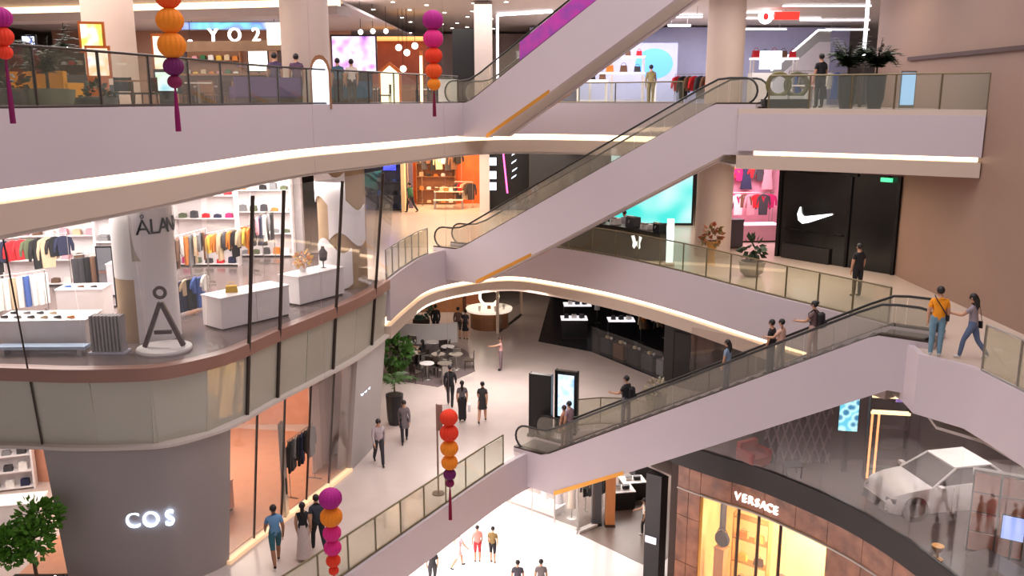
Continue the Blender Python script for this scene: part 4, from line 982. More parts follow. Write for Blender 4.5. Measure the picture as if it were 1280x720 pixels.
F1 = FAC[-5]; fa_ = math.atan2(30.2 - 22, -4.3 + 6.9)
c3 = fl(303, 408, Z3); counter('display_counter', 'long white counter with a yellow bag, nearer the A shaped stand', 'counter', (c3[0], c3[1] + .55), (2.3, .9, .95), rz_(52), TW, drawers=2)
c4 = fl(378, 383, Z3); counter('display_counter', 'white counter with flowers, nearer the far store column', 'counter', (c4[0] + .12, c4[1] + .95), (2.0, .85, .95), rz_(58), TW, drawers=2)
e = thing('bag', 'yellow bag on the near end of the long white counter', 'bag', (c3[0] - .3, c3[1] + .2, Z3 + .95), .3); MB().box((0, 0, .09), (.34, .22, .18), taper=.85).build('body', cloth(K['yellow']), e); MB().tube([(-.1, 0, .17), (-.06, 0, .28), (.06, 0, .28), (.1, 0, .17)], .012, 5).build('handle', cloth(K['yellow']), e)
planter('bunch of pink flowers in a white vase on the counter by the far column', (c4[0] - .1, c4[1] + .7), Z3 + .95, [(.09, 0), (.12, .1), (.1, .22), (.08, .22)], WHITE, ('bush', .24, 60, .16, .18), name='flower_vase', cat='flowers', leafm=mat('petal_pink', (230, 150, 140), .6, c2=(220, 200, 80), scale=6))
e = thing('mannequin_bust', 'small dark bust form on the counter end by the far column', 'mannequin', (c4[0] + .4, c4[1] + 1.4, Z3 + .95)); MB().lathe([(.1, 0), (.02, .02), (.02, .2), (.12, .25), (.15, .5), (.06, .62), (.05, .7)], 12).build('torso', cloth(K['charcoal']), e, smooth=True)
# racks
def rk(where, u0, v0, u1, v1, h, kinds, cols, n, turn=50, z=Z3 + .02): rack(where, fl(u0, v0, z), fl(u1, v1, z), h, kinds, cols, n, turn, z=z)
rk('with red shirts', -4, 380, 92, 367, 2.0, ('coat', 'shirt', 'shirt', 'shirt', 'shirt', 'coat'), ('black', 'navy', 'red', 'red', 'olive', 'black', 'beige'), 9, 20)
rk('of trousers', 98, 378, 142, 372, 1.5, ('trousers',), ('charcoal', 'charcoal', 'black', 'brown', 'black', 'brown'), 6, 25)
rk('with white low trousers', 2, 398, 62, 388, 1.25, ('trousers',), ('white', 'white', 'beige', 'white', 'blue'), 7, 15)
rk('of denim at mid store', 212, 398, 262, 384, 1.1, ('trousers', 'top'), ('blue', 'white', 'navy', 'beige', 'black', 'blue'), 8, 15)
rk('right of the lettered column', 218, 372, 262, 356, 1.95, ('dress', 'coat', 'shirt', 'trousers'), ('grey', 'brown', 'white', 'orange', 'grey', 'beige'), 8, 20)
rk('of orange tops', 262, 352, 318, 338, 1.7, ('shirt', 'shirt', 'coat'), ('yellow', 'orange', 'beige', 'charcoal', 'orange', 'black', 'beige'), 9, 20)
rk('by the far column', 318, 344, 345, 330, 2.1, ('coat', 'shirt', 'dress'), ('black', 'pink', 'navy', 'white', 'grey'), 6, 20)
rk('along the store back wall', 130, 330, 215, 326, 1.8, ('shirt', 'top', 'coat'), ('white', 'black', 'grey', 'pink', 'navy', 'beige'), 11, 15)
# tall wall units with framed openings and bags on the upper shelf
def wall_unit(label, x, y, w, h, rz, cols, z=Z3, shelves=4, items='folded stack', matw=TW, where=''):
    e = thing('shelf_unit', label, 'shelf', (x, y, z), rz)
    for s in (-1, 1): MB().box((s * (w / 2 - .03), 0, h / 2), (.06, .4, h)).build('side_panel', matw, e)
    MB().box((0, .19, h / 2), (w, .03, h)).build('back_panel', matw, e)
    R = Matrix.Rotation(rz, 3, 'Z')
    for k in range(shelves + 1):
        zz = .08 + (h - .12) * k / shelves; MB().box((0, 0, zz), (w - .1, .38, .04)).build('shelf_board', matw, e)
        if k < shelves:
            n = max(2, int(w / .42))
            for i in range(n):
                c = cols[(i + k * 3) % len(cols)]; hh = rnd.uniform(.12, .26); o = R @ Vector((-w / 2 + .1 + (w - .2) * (i + .5) / n, -.02, zz + .021))
                g = thing({'folded stack': 'folded_stack', 'box': 'box', 'bag': 'handbag', 'shoe': 'shoe_box'}[items], '%s %s on the %s, shelf %s from below, %s along' % (c, items, where, ORD[k], ORD[i]), {'folded stack': 'clothes', 'box': 'box', 'bag': 'bag', 'shoe': 'box'}[items], (x + o.x, y + o.y, z + o.z), rz, '%ss on the %s' % (items, where))
                if items == 'folded stack':
                    for t in range(3): MB().box((0, 0, hh / 3 * (t + .5)), (.3 - .015 * t, .26, hh / 3 - .008)).build('folded_piece', cloth(K[c]), g)
                else:
                    MB().box((0, 0, hh / 2), (.26, .2, hh), taper=.9).build('body', cloth(K[c]), g); MB().box((0, 0, hh + .01), (.12, .03, .03)).build('handle', cloth(K[c]), g)
    return e
wall_unit('white shelf of bags high behind the red shirt rack', -15.6, 29.5, 3.2, 3.4, rz_(6), ('pink', 'beige', 'pink', 'brown', 'white'), items='bag', where='edge shelf', z=Z3 + .02)
wall_unit('white framed wall unit behind the trousers rack', -12.8, 28.6, 1.7, 3.3, rz_(4), ('black', 'white', 'grey', 'navy'), where='framed unit', z=Z3 + .02)
wall_unit('tall shelf of pots and caps right of the lettered column', -11.6, 33.2, 2.4, 3.6, rz_(0), ('magenta', 'olive', 'charcoal', 'red', 'navy'), items='box', where='pot shelf', z=Z3 + .02)
wall_unit('long shelf of mixed goods at the store back', -9.95, 35.2, 2.3, 3.6, rz_(0), ('grey', 'olive', 'charcoal', 'orange', 'white', 'black'), items='box', where='back shelf', z=Z3 + .02)
mir = thing('standing_mirror', 'tall narrow mirror framed in black before the trousers rack', 'mirror', (*fl(137, 385, Z3), Z3 + .02), rz_(5))
MB().box((0, 0, .95), (.5, .05, 1.9)).build('frame', BLACKM, mir); MB().box((0, -.03, .95), (.42, .012, 1.8)).build('mirror_glass', mat('mirror', (220, 220, 225), .03, metal=1), mir)
# pleated acrylic stand beside the column and pale blue bench by the front glass
e = thing('bench', 'low pale blue bench along the front glass', 'bench', (*fl(48, 448, Z3), Z3 + .02), rz_(1))
MB().box((0, .28, .2), (2.2, .34, .08)).build('seat', mat('pale_blue_bench', (170, 190, 215), .4), e)
for s in (-.95, .95): MB().box((s, .28, .08), (.12, .3, .16)).build('leg', STEEL, e)
e = thing('acrylic_stand', 'pleated clear display stand next to the lettered column', 'stand', (*fl(131, 446, Z3), Z3 + .02))
for k in range(9): MB().box((-.36 + k * .09, .3, .5), (.05, .3, .96)).build('rib', mat('frosted_rib', (150, 140, 142), .3), e)
MB().box((0, .3, .03), (.9, .4, .05)).build('base', mat('stand_base', (206, 206, 226), .3), e)
# two shoppers' worth of mannequins in the window
for i, (u, v, lab, c, b) in enumerate(((268, 372, 'dressed mannequin in an orange top in the middle of the fashion store', (220, 140, 60), (150, 140, 150)), (234, 366, 'dressed mannequin in grey standing right of the lettered column', (150, 144, 150), (160, 140, 130)))):
    pass
for i, (u, v) in enumerate(((240, 352), (330, 330), (60, 352))):
    p = fl(u, v, Z3); e = thing('mannequin', ('headless white mannequin in an orange top at mid store', 'headless white mannequin in a dark jacket beside the far column', 'headless white mannequin in a pale tunic behind the red shirt rack')[i], 'mannequin', (p[0], p[1], Z3 + .02))
    MB().lathe([(.2, 0), (.2, .02), (.02, .03), (.02, .85)], 14).build('pole_base', STEEL, e)
    b = MB().lathe([(.05, .8), (.15, .84), (.13, 1.05), (.17, 1.3), (.12, 1.42), (.045, 1.46), (.045, 1.54)], 14); b.v = [(x, y * .62, z) for x, y, z in b.v]; b.build('torso', TW, e, smooth=True)
    b = MB().lathe([(.2, .72), (.165, .95), (.185, 1.3), (.13, 1.435)], 14); b.v = [(x, y * .66, z) for x, y, z in b.v]
    for s in (-1, 1): b.tube([(s * .17, 0, 1.38), (s * .24, 0, 1.1), (s * .25, .03, .9)], [.06, .05, .045], 7)
    b.build('garment', cloth(((220, 140, 60), (44, 42, 48), (226, 206, 196))[i]), e, smooth=True)

# ------------------------------------------------------------------ third level: shops round the void
struct('wall_shops', MB().box((-7.5, 51.6, 14), (3.4, .3, 4)), mat('blue_shop_wall', (96, 92, 120), .5, var=.3, scale=1.5))
wall_unit('dark goods shelf under blue light seen through the end of the curved glass', -7.6, 50.6, 3.2, 3.2, 0, ('navy', 'blue', 'charcoal', 'black', 'grey'), items='box', where='blue lit shelf', matw=mat('shelf_slate', (70, 70, 90), .5))
e = thing('blue_sign', 'glowing blue panel above the dark goods shelf', 'sign', (-6.95, 50.3, 14.7)); MB().box((0, 0, 0), (.7, .08, .8)).build('lit_face', emit('sign_blue', (60, 70, 255), 2), e)
MB().box((0, .16, 0), (.1, .3, .1)).build('bracket', BLACKM, e)
# orange store
OX0, OX1 = -6.15, -1.75
struct('wall_orange', MB().box(((OX0 + OX1) / 2, 54, 14), (OX1 - OX0, .3, 4)), mat('orange_wall', (226, 110, 50), .6, var=.35, scale=1.6))
struct('wall_orange', MB().box((OX0, 51.8, 14), (.2, 4.4, 4)), mat('cream_jamb', (236, 206, 160), .5)); struct('wall_orange', MB().box((OX1 + .2, 51.8, 14), (.55, 4.4, 4)), mat('white_jamb', (226, 210, 202), .5))
area('orange_store_light', (-4, 51.6, 15.7), 3.6, 3, 420, (1, .62, .36))
wall_unit('open shelf crowded with goods in the orange store', -4.6, 53.5, 2.4, 3.3, 0, ('brown', 'beige', 'charcoal', 'orange', 'white'), items='box', where='orange store shelf', matw=WOOD)
rack('high in the orange store', (-5.4, 52.8), (-3.0, 52.8), 3.2, ('coat', 'shirt', 'dress'), ('charcoal', 'brown', 'black', 'beige', 'white'), 8, 20)
rack('low in the orange store', (-3.4, 52.1), (-2.3, 51.8), 1.5, ('shirt', 'coat'), ('brown', 'charcoal', 'red', 'beige'), 6, 30)
for k in range(2):
    e = legged_table('pale stepped goods table in the orange store, %s step' % ('lower', 'upper')[k], (-3.7, 51.0 + .5 * k), (1.7, .5, .55 + .45 * k), m=mat('cream_table', (230, 206, 180), .5), z=Z3)
for k in range(6):
    cc = ('brown', 'beige', 'orange', 'white', 'charcoal', 'red')[k]; e = thing('gift_box', '%s box on the stepped table of the orange store, %s along' % (cc, ORD[k]), 'box', (-4.4 + k * .27, 51.5, Z3 + 1.0), .2 * k, 'boxes on the stepped table'); MB().box((0, 0, .1), (.2, .18, .2)).build('body', cloth(K[cc]), e); MB().box((0, 0, .205), (.21, .19, .03)).build('lid', cloth(K['beige']), e)
# black front with little screens
struct('wall_black', MB().box((1.6, 50.6, 14), (6.2, .3, 4)), BLACK)
for i, (u, v) in enumerate(((616, 202), (616, 219), (616, 233))):
    e = thing('wall_screen', 'small white lit square on the black shopfront, %s from above' % ORD[i], 'screen', (ond(u, v, 50.3).x, 50.38, ond(u, v, 50.3).z), 0, 'squares on the black shopfront'); MB().box((0, .03, 0), (.46, .06, .5)).build('frame', BLACKM, e); MB().box((0, -.01, 0), (.4, .03, .44)).build('lit_face', emit('pale_lit', (225, 235, 255), 1.8), e)
e = thing('light_tube', 'slanting pink light tube on the black shopfront', 'light', (-.5, 50.3, Z3)); MB().tube([(0, 0, 3.3), (.24, 0, 1.0)], .05, 6).build('tube', emit('pink_tube', (255, 90, 170), 3), e); MB().box((.1, .06, 2.1), (.08, .16, .3)).build('bracket', BLACKM, e)
for i, (x, z) in enumerate(((.12, 3.2), (.1, 2.75), (.14, 2.3), (.1, 1.9))):
    e = thing('lit_letter', 'slanted white lit mark right of the pink tube, %s from above' % ORD[i], 'sign', (x, 50.32, Z3 + z), 0, 'lit marks of the black shopfront'); MB().extr([(-.14, 0, -.1), (.1, 0, .06), (.16, 0, .16), (-.1, 0, 0)], (0, 0, 0), (0, .1, 0)).build('lit_face', MATS['pale_lit'], e)
for i, (x, w) in enumerate(((1.6, .8), (2.75, .75), (3.9, .9))):
    e = thing('shop_window', 'pale lit window of the black shopfront, %s right of the pink tube' % ORD[i], 'window', (x, 50.42, Z3 + .3), 0, 'lit windows of the black shopfront'); MB().box((0, .04, 1.5), (w + .12, .06, 3.1)).build('frame', BLACKM, e); MB().box((0, 0, 1.5), (w, .03, 3.0)).build('lit_pane', screen('pale_window', ((150, 160, 190), (220, 222, 235), (190, 190, 210)), 1.2, .8), e)
rack('before the black shopfront', (1.0, 48.6), (4.6, 47.4), 1.45, ('shirt', 'coat', 'dress'), ('charcoal', 'pink', 'black', 'red', 'white', 'navy', 'blue'), 14, 30)
# big turquoise screen and the dark coffee counter
e = thing('video_wall', 'big turquoise video wall next to the round column', 'screen', (7.0, 44.2, Z3 + .1))
MB().box((0, .15, 1.95), (4.3, .25, 4.1)).build('case', BLACK, e); MB().box((0, 0, 1.98), (4.1, .06, 3.9)).build('screen', screen('turquoise', ((20, 205, 200), (60, 225, 215), (200, 248, 245), (30, 205, 205)), .45, 1.0), e)
struct('wall_dark', MB().box((2.9, 46, 14), (4, .3, 4)), mat('charcoal_wall', (46, 44, 48), .6))
OLV = mat('dark_olive_panel', (58, 54, 46), .35, var=.2)
kp = [(1.95, 37.75), (4.15, 35.55), (5.6, 33.55)]
kt = thing('coffee_counter', 'dark coffee counter with a white butterfly emblem behind the glass railing', 'counter', (3.8, 35.9, Z3))
for (a, b) in zip(kp, kp[1:]):
    A = Vector(a); B = Vector(b); d = B - A; mid = (A + B) / 2; r = math.atan2(d.y, d.x); n = Vector((-d.y, d.x)).normalized() * .45; k = mid + n
    MB().box((k.x - 3.8, k.y - 35.9, .58), (d.length, .6, 1.12), r).build('front_panel', OLV, kt); MB().box((k.x - 3.8, k.y - 35.9, 1.17), (d.length + .1, .75, .06), r).build('counter_top', BLACK, kt)
d = Vector(kp[2]) - Vector(kp[1]); r = math.atan2(d.y, d.x); n = Vector((d.y, -d.x)).normalized() * .15
bm_ = MB(); w_ = [(0, -.1), (.12, -.28), (.22, -.2), (.2, -.02), (.3, .22), (.14, .26), (.04, .02), (-.04, .02), (-.14, .26), (-.3, .22), (-.2, -.02), (-.22, -.2), (-.12, -.28)]
em = bm_.extr([(x, 0, z) for x, z in w_], (0, 0, 0), (0, .03, 0)).build('emblem', emit('emblem_white', (255, 255, 255), 1.5), kt); c = Vector(kp[1]).lerp(Vector(kp[2]), .48) - n; em.location = (c.x + n.x * 1.0 + -3.8 + .0, c.y + n.y - 35.9, .68); em.rotation_euler = (0, 0, r)
n2 = Vector((-d.y, d.x)).normalized() * .13; em.location = (Vector(kp[1]).lerp(Vector(kp[2]), .48).x + n2.x - 3.8, Vector(kp[1]).lerp(Vector(kp[2]), .48).y + n2.y - 35.9, .68)
for i, (t, off, c, w, h) in enumerate(((.12, .5, 'black', .5, .42), (.3, .55, 'grey', .42, .35), (.45, .5, 'white', .3, .25), (.62, .5, 'charcoal', .5, .4), (.78, .5, 'white', .4, .2), (.92, .5, 'black', .36, .3))):
    A = Vector(kp[0]).lerp(Vector(kp[1]), t * 2) if t < .5 else Vector(kp[1]).lerp(Vector(kp[2]), t * 2 - 1)
    dd = (Vector(kp[1]) - Vector(kp[0])) if t < .5 else d; nn = Vector((-dd.y, dd.x)).normalized() * off; rr = math.atan2(dd.y, dd.x)
    e = thing('coffee_machine', '%s machine on the dark coffee counter, %s from the escalator side' % (c, ORD[i]), 'machine', (A.x + nn.x, A.y + nn.y, Z3 + 1.2), rr, 'machines on the coffee counter')
    MB().box((0, 0, h * .5), (w, .4, h), taper=.94).build('body', cloth(K[c]), e); MB().box((0, -.15, h + .03), (w * .8, .12, .06)).build('cup_rail', STEEL, e); MB().tube([(0, -.2, h * .7), (0, -.26, h * .62), (0, -.26, h * .45)], .02, 6).build('spout', STEEL, e)
e = thing('price_pillar', 'slim white lit pillar at the end of the coffee counter', 'sign', (6.05, 33.3, Z3)); MB().box((0, 0, .06), (.36, .24, .12)).build('base', STEEL, e); MB().box((0, 0, .95), (.26, .12, 1.7)).build('lit_face', emit('pillar_white', (225, 245, 245), 1.2), e)
person('barista in black behind the coffee counter', (3.3, 38.1, Z3 + .003), rz_(150), h=1.68, top=(28, 26, 32), bot=(28, 26, 32)); person('barista in grey bent over the coffee counter', (4.75, 36.9, Z3 + .003), rz_(130), h=1.66, top=(150, 146, 156), bot=(40, 38, 44))
finish_people()
# pink shop
struct('wall_pink', MB().box((11.2, 42, 14), (4.5, .3, 4)), mat('pink_wall', (238, 168, 190), .6, var=.1)); struct('wall_pink', MB().box((9.0, 39.8, 14), (.2, 4.4, 4)), MATS['pink_wall'])
area('pink_shop_light', (10.6, 39.5, 15.6), 2.6, 3, 260, (1, .74, .84))
rack('upper on the pink wall', (9.5, 41.5), (12.2, 41.5), 3.2, ('shirt', 'dress', 'top'), ('charcoal', 'pink', 'orange', 'magenta', 'navy', 'red'), 8, 8)
rack('lower on the pink wall', (9.5, 41.0), (12.2, 41.0), 2.0, ('shirt', 'coat'), ('red', 'charcoal', 'magenta', 'white', 'brown', 'pink'), 9, 8)
counter('pink_counter', 'pink display counter at the front of the pink shop', 'counter', (10.9, 39.2), (2.0, .8, .8), .1, m=mat('pink_paint', (226, 170, 186), .4), topm=emit('pink_top', (255, 214, 226), .8))
e = counter('dark_cabinet', 'small dark cabinet at the entrance of the pink shop', 'cabinet', (9.55, 37.4), (.6, .5, 1.25), .1, m=mat('cabinet_dark', (66, 56, 62), .5))
# black sports shop with the white tick
NA, NB = Vector((10.75, 35.4)), Vector((13.85, 31.35)); nd = (NB - NA); nl = nd.length; nr = math.atan2(nd.y, nd.x)
ns = thing('sports_shopfront', 'black sports shopfront with a big white tick', 'shopfront', (NA.x, NA.y, Z3), nr)
MB().box((nl / 2, .1, 1.78), (nl, .2, 3.55)).build('wall_panel', mat('black_gloss', (14, 13, 15), .2), ns)
for x, w in ((.07, .14), (nl * .62, .1), (nl - .05, .1)): MB().box((x, -.02, 1.78), (w, .1, 3.55)).build('jamb', BLACKM, ns)
MB().box((nl * .34, -.02, 3.5), (nl * .66, .1, .12)).build('lintel', BLACKM, ns)
tick = [(-.62, .26), (-.72, .04), (-.66, -.16), (-.46, -.25), (-.2, -.2), (.82, .12), (.82, .16), (-.22, .0), (-.44, -.03), (-.56, .04), (-.6, .16)]
o = MB().extr([(x * .98, 0, z * 1.25) for x, z in tick], (0, -.05, 0), (0, .02, 0)).build('tick_emblem', emit('tick_white', (255, 255, 255), 2.4), ns); o.location = (1.66, -.03, 1.78)
MB().box((nl * .33, -.03, 1.18), (nl * .5, .06, .06)).build('rail', BLACKM, ns)
MB().box((nl * .28, -.06, .3), (nl * .42, .12, .6)).build('plinth', mat('near_black', (34, 32, 34), .4), ns)
e = thing('exit_sign', 'small green lit sign at the top corner of the black shopfront', 'sign', (NB.x - .42, NB.y + .3, Z3 + 3.42), nr); MB().box((0, 0, 0), (.42, .08, .14)).build('lit_face', emit('exit_green', (70, 220, 140), 1.6), e)
MB().box((0, .05, .09), (.1, .05, .05)).build('bracket', BLACKM, e)
# plants behind the railing
planter('tall gilded stand with red green leaves by the round column on the third level', (7.65, 33.3), Z3, [(.16, 0), (.13, .5), (.24, .95), (.2, .95)], mat('gilt_pot', (190, 140, 70), .4, metal=.3), ('bush', .36, 90, .24, .2), leafm=mat('mixed_leaf', (84, 104, 50), .5, c2=(170, 60, 40), scale=4))
planter('wide grey bowl with a thin dark plant in front of the pink shop', (8.65, 31.2), Z3, [(.22, 0), (.4, .15), (.48, .55), (.44, .55)], mat('stone_pot', (150, 138, 128), .6), ('bush', .34, 46, .3, .5), leafm=DGREEN)
# ------------------------------------------------------------------ second level
struct('wall_coral', MB().box((-13.2, 29.2, 8), (.3, 5.6, 4)), CORAL); struct('wall_coral', MB().box((-9.6, 32.2, 8), (7, .3, 4)), CORAL)
struct('floor', MB().prism([(-13, 21)] + [(p[0] - .95, p[1] + .1) for p in sp] + [(-6.4, 31), (-13, 32)], Z2, Z2 + .02), mat('coral_floor', (196, 140, 112), .3, var=.12))
rack('of dark coats', (-6.95, 25.6), (-6.5, 27.1), 1.9, ('coat', 'coat', 'shirt'), ('black', 'charcoal', 'grey', 'black', 'navy'), 8, 15, z=Z2 + .02)
rack('deep in the coral shop', (-11.5, 24.5), (-9.8, 26.8), 1.7, ('coat', 'dress'), ('brown', 'beige', 'grey', 'orange'), 8, 30, z=Z2 + .02)
e = thing('drape', 'pale pink full height drape inside the shop window beside the grey slab', 'curtain', (-6.3, 28.3, Z2 + .02))
cv = [(-.35 + .36 * k / 1.0 * .1 + .05 * math.sin(k * 1.9), -.9 + .13 * k) for k in range(18)]
MB().ribbon(cv, 0, 3.9, -.02, .02).build('cloth', PINKW, e, smooth=True); MB().tube([(-.35, -1, 3.85), (.3, 1.4, 3.85)], .02, 6).build('rail', STEEL, e)
e = thing('slatted_awning', 'slatted pink canopy inside the coral shop', 'canopy', (-8.6, 25.5, Z2 + 3.0), rz_(-20))
for k in range(6): MB().box((0, -.6 + k * .24, .05 * k), (2.2, .1, .05)).build('slat', mat('slat_pink', (206, 160, 150), .5), e)
for s in (-1, 1): MB().box((s * 1.0, 0, .1), (.05, 1.5, .05), rot=Matrix.Rotation(.2, 3, 'X')).build('bearer', DSTEEL, e)
for s in (-1, 1): MB().tube([(s * 1.0, 0, .1), (s * 1.0, 0, .99)], .012, 5).build('hanger', DSTEEL, e)
counter('cash_desk', 'coral cash desk deep inside the lower shop', 'desk', (-9.2, 24.2), (1.8, .7, 1.0), rz_(60), m=CORAL, z=Z2 + .02)
st = thing('shop_door_post', 'tall grey glass door post of the coral shop', 'door post', (-6.75, 24.3, Z2 + .02)); MB().box((0, 0, 1.5), (.1, .34, 3.0)).build('post', STEEL, st); MB().box((.06, 0, 1.0), (.03, .06, .5)).build('handle', DSTEEL, st)
# shop at the far left with white shelves, and the tree before the pylon
struct('wall_left_shop', MB().box((-17, 27, 8), (8, .3, 4)), CORAL)
wall_unit('white shelf unit with dark goods at the left picture edge on the lower level', -16.1, 26.3, 1.5, 2.3, rz_(18), ('charcoal', 'white', 'navy', 'grey'), z=Z2, items='shoe', where='left edge shelf', shelves=4)
counter('white_bench', 'long white display bench behind the small tree', 'bench', (-15.2, 24.0), (2.6, .8, .7), rz_(12), z=Z2)
e = thing('lit_rail', 'slanting white lit rail above the shelves at the left edge', 'light', (-16.2, 25.6, Z2 + 3.0)); MB().tube([(-1.4, -.3, -.1), (1.2, .4, .12)], .05, 6).build('tube', emit('rail_white', (255, 244, 236), 1.6), e)
for s in (-1, .9): MB().tube([(s, s * .3, 0), (s, s * .3, .8)], .012, 5).build('hanger', STEEL, e)
tp = ond(38, 705, 19.35)
tr = thing('tree', 'small bushy green tree in a dark planter at the lower left', 'tree', (tp.x, tp.y, Z2))
MB().box((0, 0, .4), (1.3, .8, .8)).build('planter_box', mat('planter_dark', (50, 42, 38), .6), tr); MB().box((0, 0, .8), (1.2, .7, .05)).build('soil', SOIL, tr)
b = MB(); b.tube([(.12, 0, .8), (.08, .02, 1.3), (.0, 0, 1.9)], [.05, .04, .03], 7)
for a in range(5): b.tube([(.05, 0, 1.5 + a * .06), (math.cos(a * 1.3) * .35, math.sin(a * 1.3) * .3, 2.0 + .08 * a)], [.025, .01], 5)
b.build('trunk', BARK, tr)
q = random.Random(4); b = MB()
for k in range(9): leafy(b, (q.uniform(-.45, .45), q.uniform(-.35, .35), 2.1 + q.uniform(-.5, .55)), .38, 150, .17, k)
tag(b.build('leaves', mat('fresh_leaf', (92, 150, 40), .5, var=.45, scale=5), tr), kind='stuff')
for k, (x, y) in enumerate(((.2, -.3), (.45, -.25), (.5, .1))):
    e = thing('garden_light', 'small white light glowing at the foot of the small tree, %s' % ORD[k], 'light', (tp.x + x, tp.y + y, Z2 + .825), 0, 'lights at the tree foot'); MB().tube([(0, 0, 0), (0, 0, .05)], .012, 6).build('stake', STEEL, e); MB().ball((0, 0, .07), .03, 8, 6).build('bulb', emit('bulb', (255, 240, 220), 8), e)
# planters along the walkway
planter('tall black planter with palm leaves against the end of the grey slab', (-4.5, 32.1), Z2, [(.24, 0), (.3, .2), (.34, 1.2), (.3, 1.2)], BLACK, ('palm', 1.2, 14, .14, .5), leafm=GREEN)
planter('grey pot of pale flowers by the black wall above the backpack man', (5.75, 33.4), Z2, [(.24, 0), (.4, .1), (.42, .75), (.38, .75)], GP, ('bush', .42, 110, .18, .2), leafm=mat('pale_petal', (212, 192, 170), .6, c2=(130, 130, 90), scale=8))
e = thing('signpost', 'slim post with a small brown flag sign by the walkway railing', 'signpost', (*fl(548, 617, Z2), Z2)); MB().lathe([(.2, 0), (.2, .03)], 16).build('base', DSTEEL, e); MB().tube([(0, 0, .03), (0, 0, 3.0)], .03, 8).build('pole', mat('post_brown', (140, 112, 100), .4), e); MB().box((.07, 0, 2.55), (.2, .05, .85)).build('flag_sign', mat('flag_brown', (130, 88, 76), .5), e)
planter('dense green shrub in a dark box at the corner of the cafe', fl(494, 470, Z2), Z2 + .02, [(.3, 0), (.36, .5), (.32, .5)], DWOOD, ('bush', .75, 220, .34, .6))
# two kiosks by the escalator foot
for lab, u, vb, scr in (('black freestanding kiosk seen from behind at the escalator foot', 676, 546, None), ('black freestanding kiosk with a bright blue screen at the escalator foot', 708, 541, 1)):
    p = fl(u, vb, Z2); e = thing('kiosk', lab, 'kiosk', (p[0], p[1] + .1, Z2), rz_(-22))
    MB().box((0, 0, .05), (.9, .5, .1)).build('base', BLACKM, e); MB().box((0, 0, 1.25), (.82, .2, 2.3)).build('case', BLACK, e)
    for s in (-1, 1): MB().box((s * .42, 0, 1.25), (.03, .24, 2.34)).build('edge_trim', BLACKM, e)
    if scr: MB().box((0, -.11, 1.45), (.62, .02, 1.62)).build('screen', screen('kiosk_blue', ((90, 160, 235), (225, 240, 255), (140, 195, 245)), 2.2, 1.25), e)
# cafe island
cp = [fl(u, v, Z2) for u, v in ((486, 474), (548, 484), (594, 464), (585, 440), (560, 428), (486, 432))]
struct('floor', MB().prism(cp, Z2, Z2 + .02), mat('cafe_deck', (120, 104, 104), .5, var=.15))
k = 0
for i, (u, v) in enumerate(((508, 446), (524, 460), (541, 446), (548, 462), (560, 452), (570, 462), (534, 474), (556, 474))):
    p = fl(u, v, Z2); legged_table('round %s cafe table, %s counted from the palm' % (('white', 'steel')[i % 2], ORD[i]), p, (.66, .66, .74), m=(WHITE, STEEL)[i % 2], z=Z2 + .02, round_=True, group='cafe tables')
    for j in range(2):
        a = 1.3 + j * 2.9 + i; chair('%s cafe chair %s of the %s table from the palm' % (('pale grey', 'dark')[(i + j) % 2], ('behind', 'in front')[j], ORD[i]), (p[0] + .62 * math.cos(a), p[1] + .62 * math.sin(a)), a + math.pi / 2, (STEEL, DSTEEL)[(i + j) % 2], z=Z2 + .02, group='cafe chairs'); k += 1
for pp, face, lab in CAFE:
    chair('chair under the %s' % lab.split(' sitting')[0], (pp.x, pp.y), rz_(face), DSTEEL, z=Z2 + .02)
e = thing('curved_screen', 'low white curved partition behind the cafe tables', 'partition', (*fl(535, 425, Z2), Z2)); MB().ribbon([(2.0 * math.cos(a) , -1.3 * math.sin(a) + .5) for a in [math.radians(200 - 8 * t) for t in range(21)]], 0, 1.05, -.06, .06).build('panel', WHITE, e, smooth=True)
e = thing('plant_screen', 'tall green leafy display at the back of the cafe', 'plant', (*fl(527, 412, Z2), Z2)); MB().box((0, 0, .3), (.9, .4, .6)).build('planter_box', DWOOD, e); b = MB(); leafy(b, (0, 0, 1.15), .6, 130, .28, 8); tag(b.build('leaves', mat('teal_leaf', (60, 110, 90), .5, var=.3), e), kind='stuff')
# far shops of the second level
struct('wall_far', MB().box((-5.2, 52.5, 8), (6.5, .3, 4)), mat('terracotta_wall', (190, 116, 80), .6, var=.25, scale=.8)); struct('wall_far', MB().box((3, 58, 8), (10, .3, 4)), mat('cream_wall', (226, 206, 190), .6))
area('far_shop_light', (-4.5, 50.5, 9.8), 5, 3, 160, WARM)
wc = fl(611, 414, Z2); e = thing('round_counter', 'brown slatted counter with a white top and a ring light beyond the cafe', 'counter', (wc[0], wc[1] + 1.0, Z2))
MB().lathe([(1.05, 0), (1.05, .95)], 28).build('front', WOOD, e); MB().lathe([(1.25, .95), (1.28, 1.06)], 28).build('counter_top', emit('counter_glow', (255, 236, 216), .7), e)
MB().tube([(.5 * math.cos(a), -.2, 1.75 + .5 * math.sin(a)) for a in [t * math.pi / 12 for t in range(25)]], .07, 8, cap=False).build('ring_light', emit('ring', (255, 236, 206), 2.5), e); MB().box((0, -.2, 1.16), (.2, .2, .22)).build('ring_foot', WOOD, e)
for i, (x, y) in enumerate(((-.5, -.8), (.35, -.9), (.8, -.4))):
    g = thing('cup_stack', 'white stacked cups on the brown slatted counter, %s from the cafe' % ORD[i], 'cups', (wc[0] + x, wc[1] + 1.0 + y, Z2 + 1.06), 0, 'cups on the round counter'); MB().lathe([(.05, 0), (.07, .1), (.06, .1), (.08, .28)], 10).build('cups', WHITE, g)
e = thing('glass_corner', 'tall framed glass shop corner right of the brown slatted counter', 'shopfront', (*fl(622, 417, Z2), Z2))
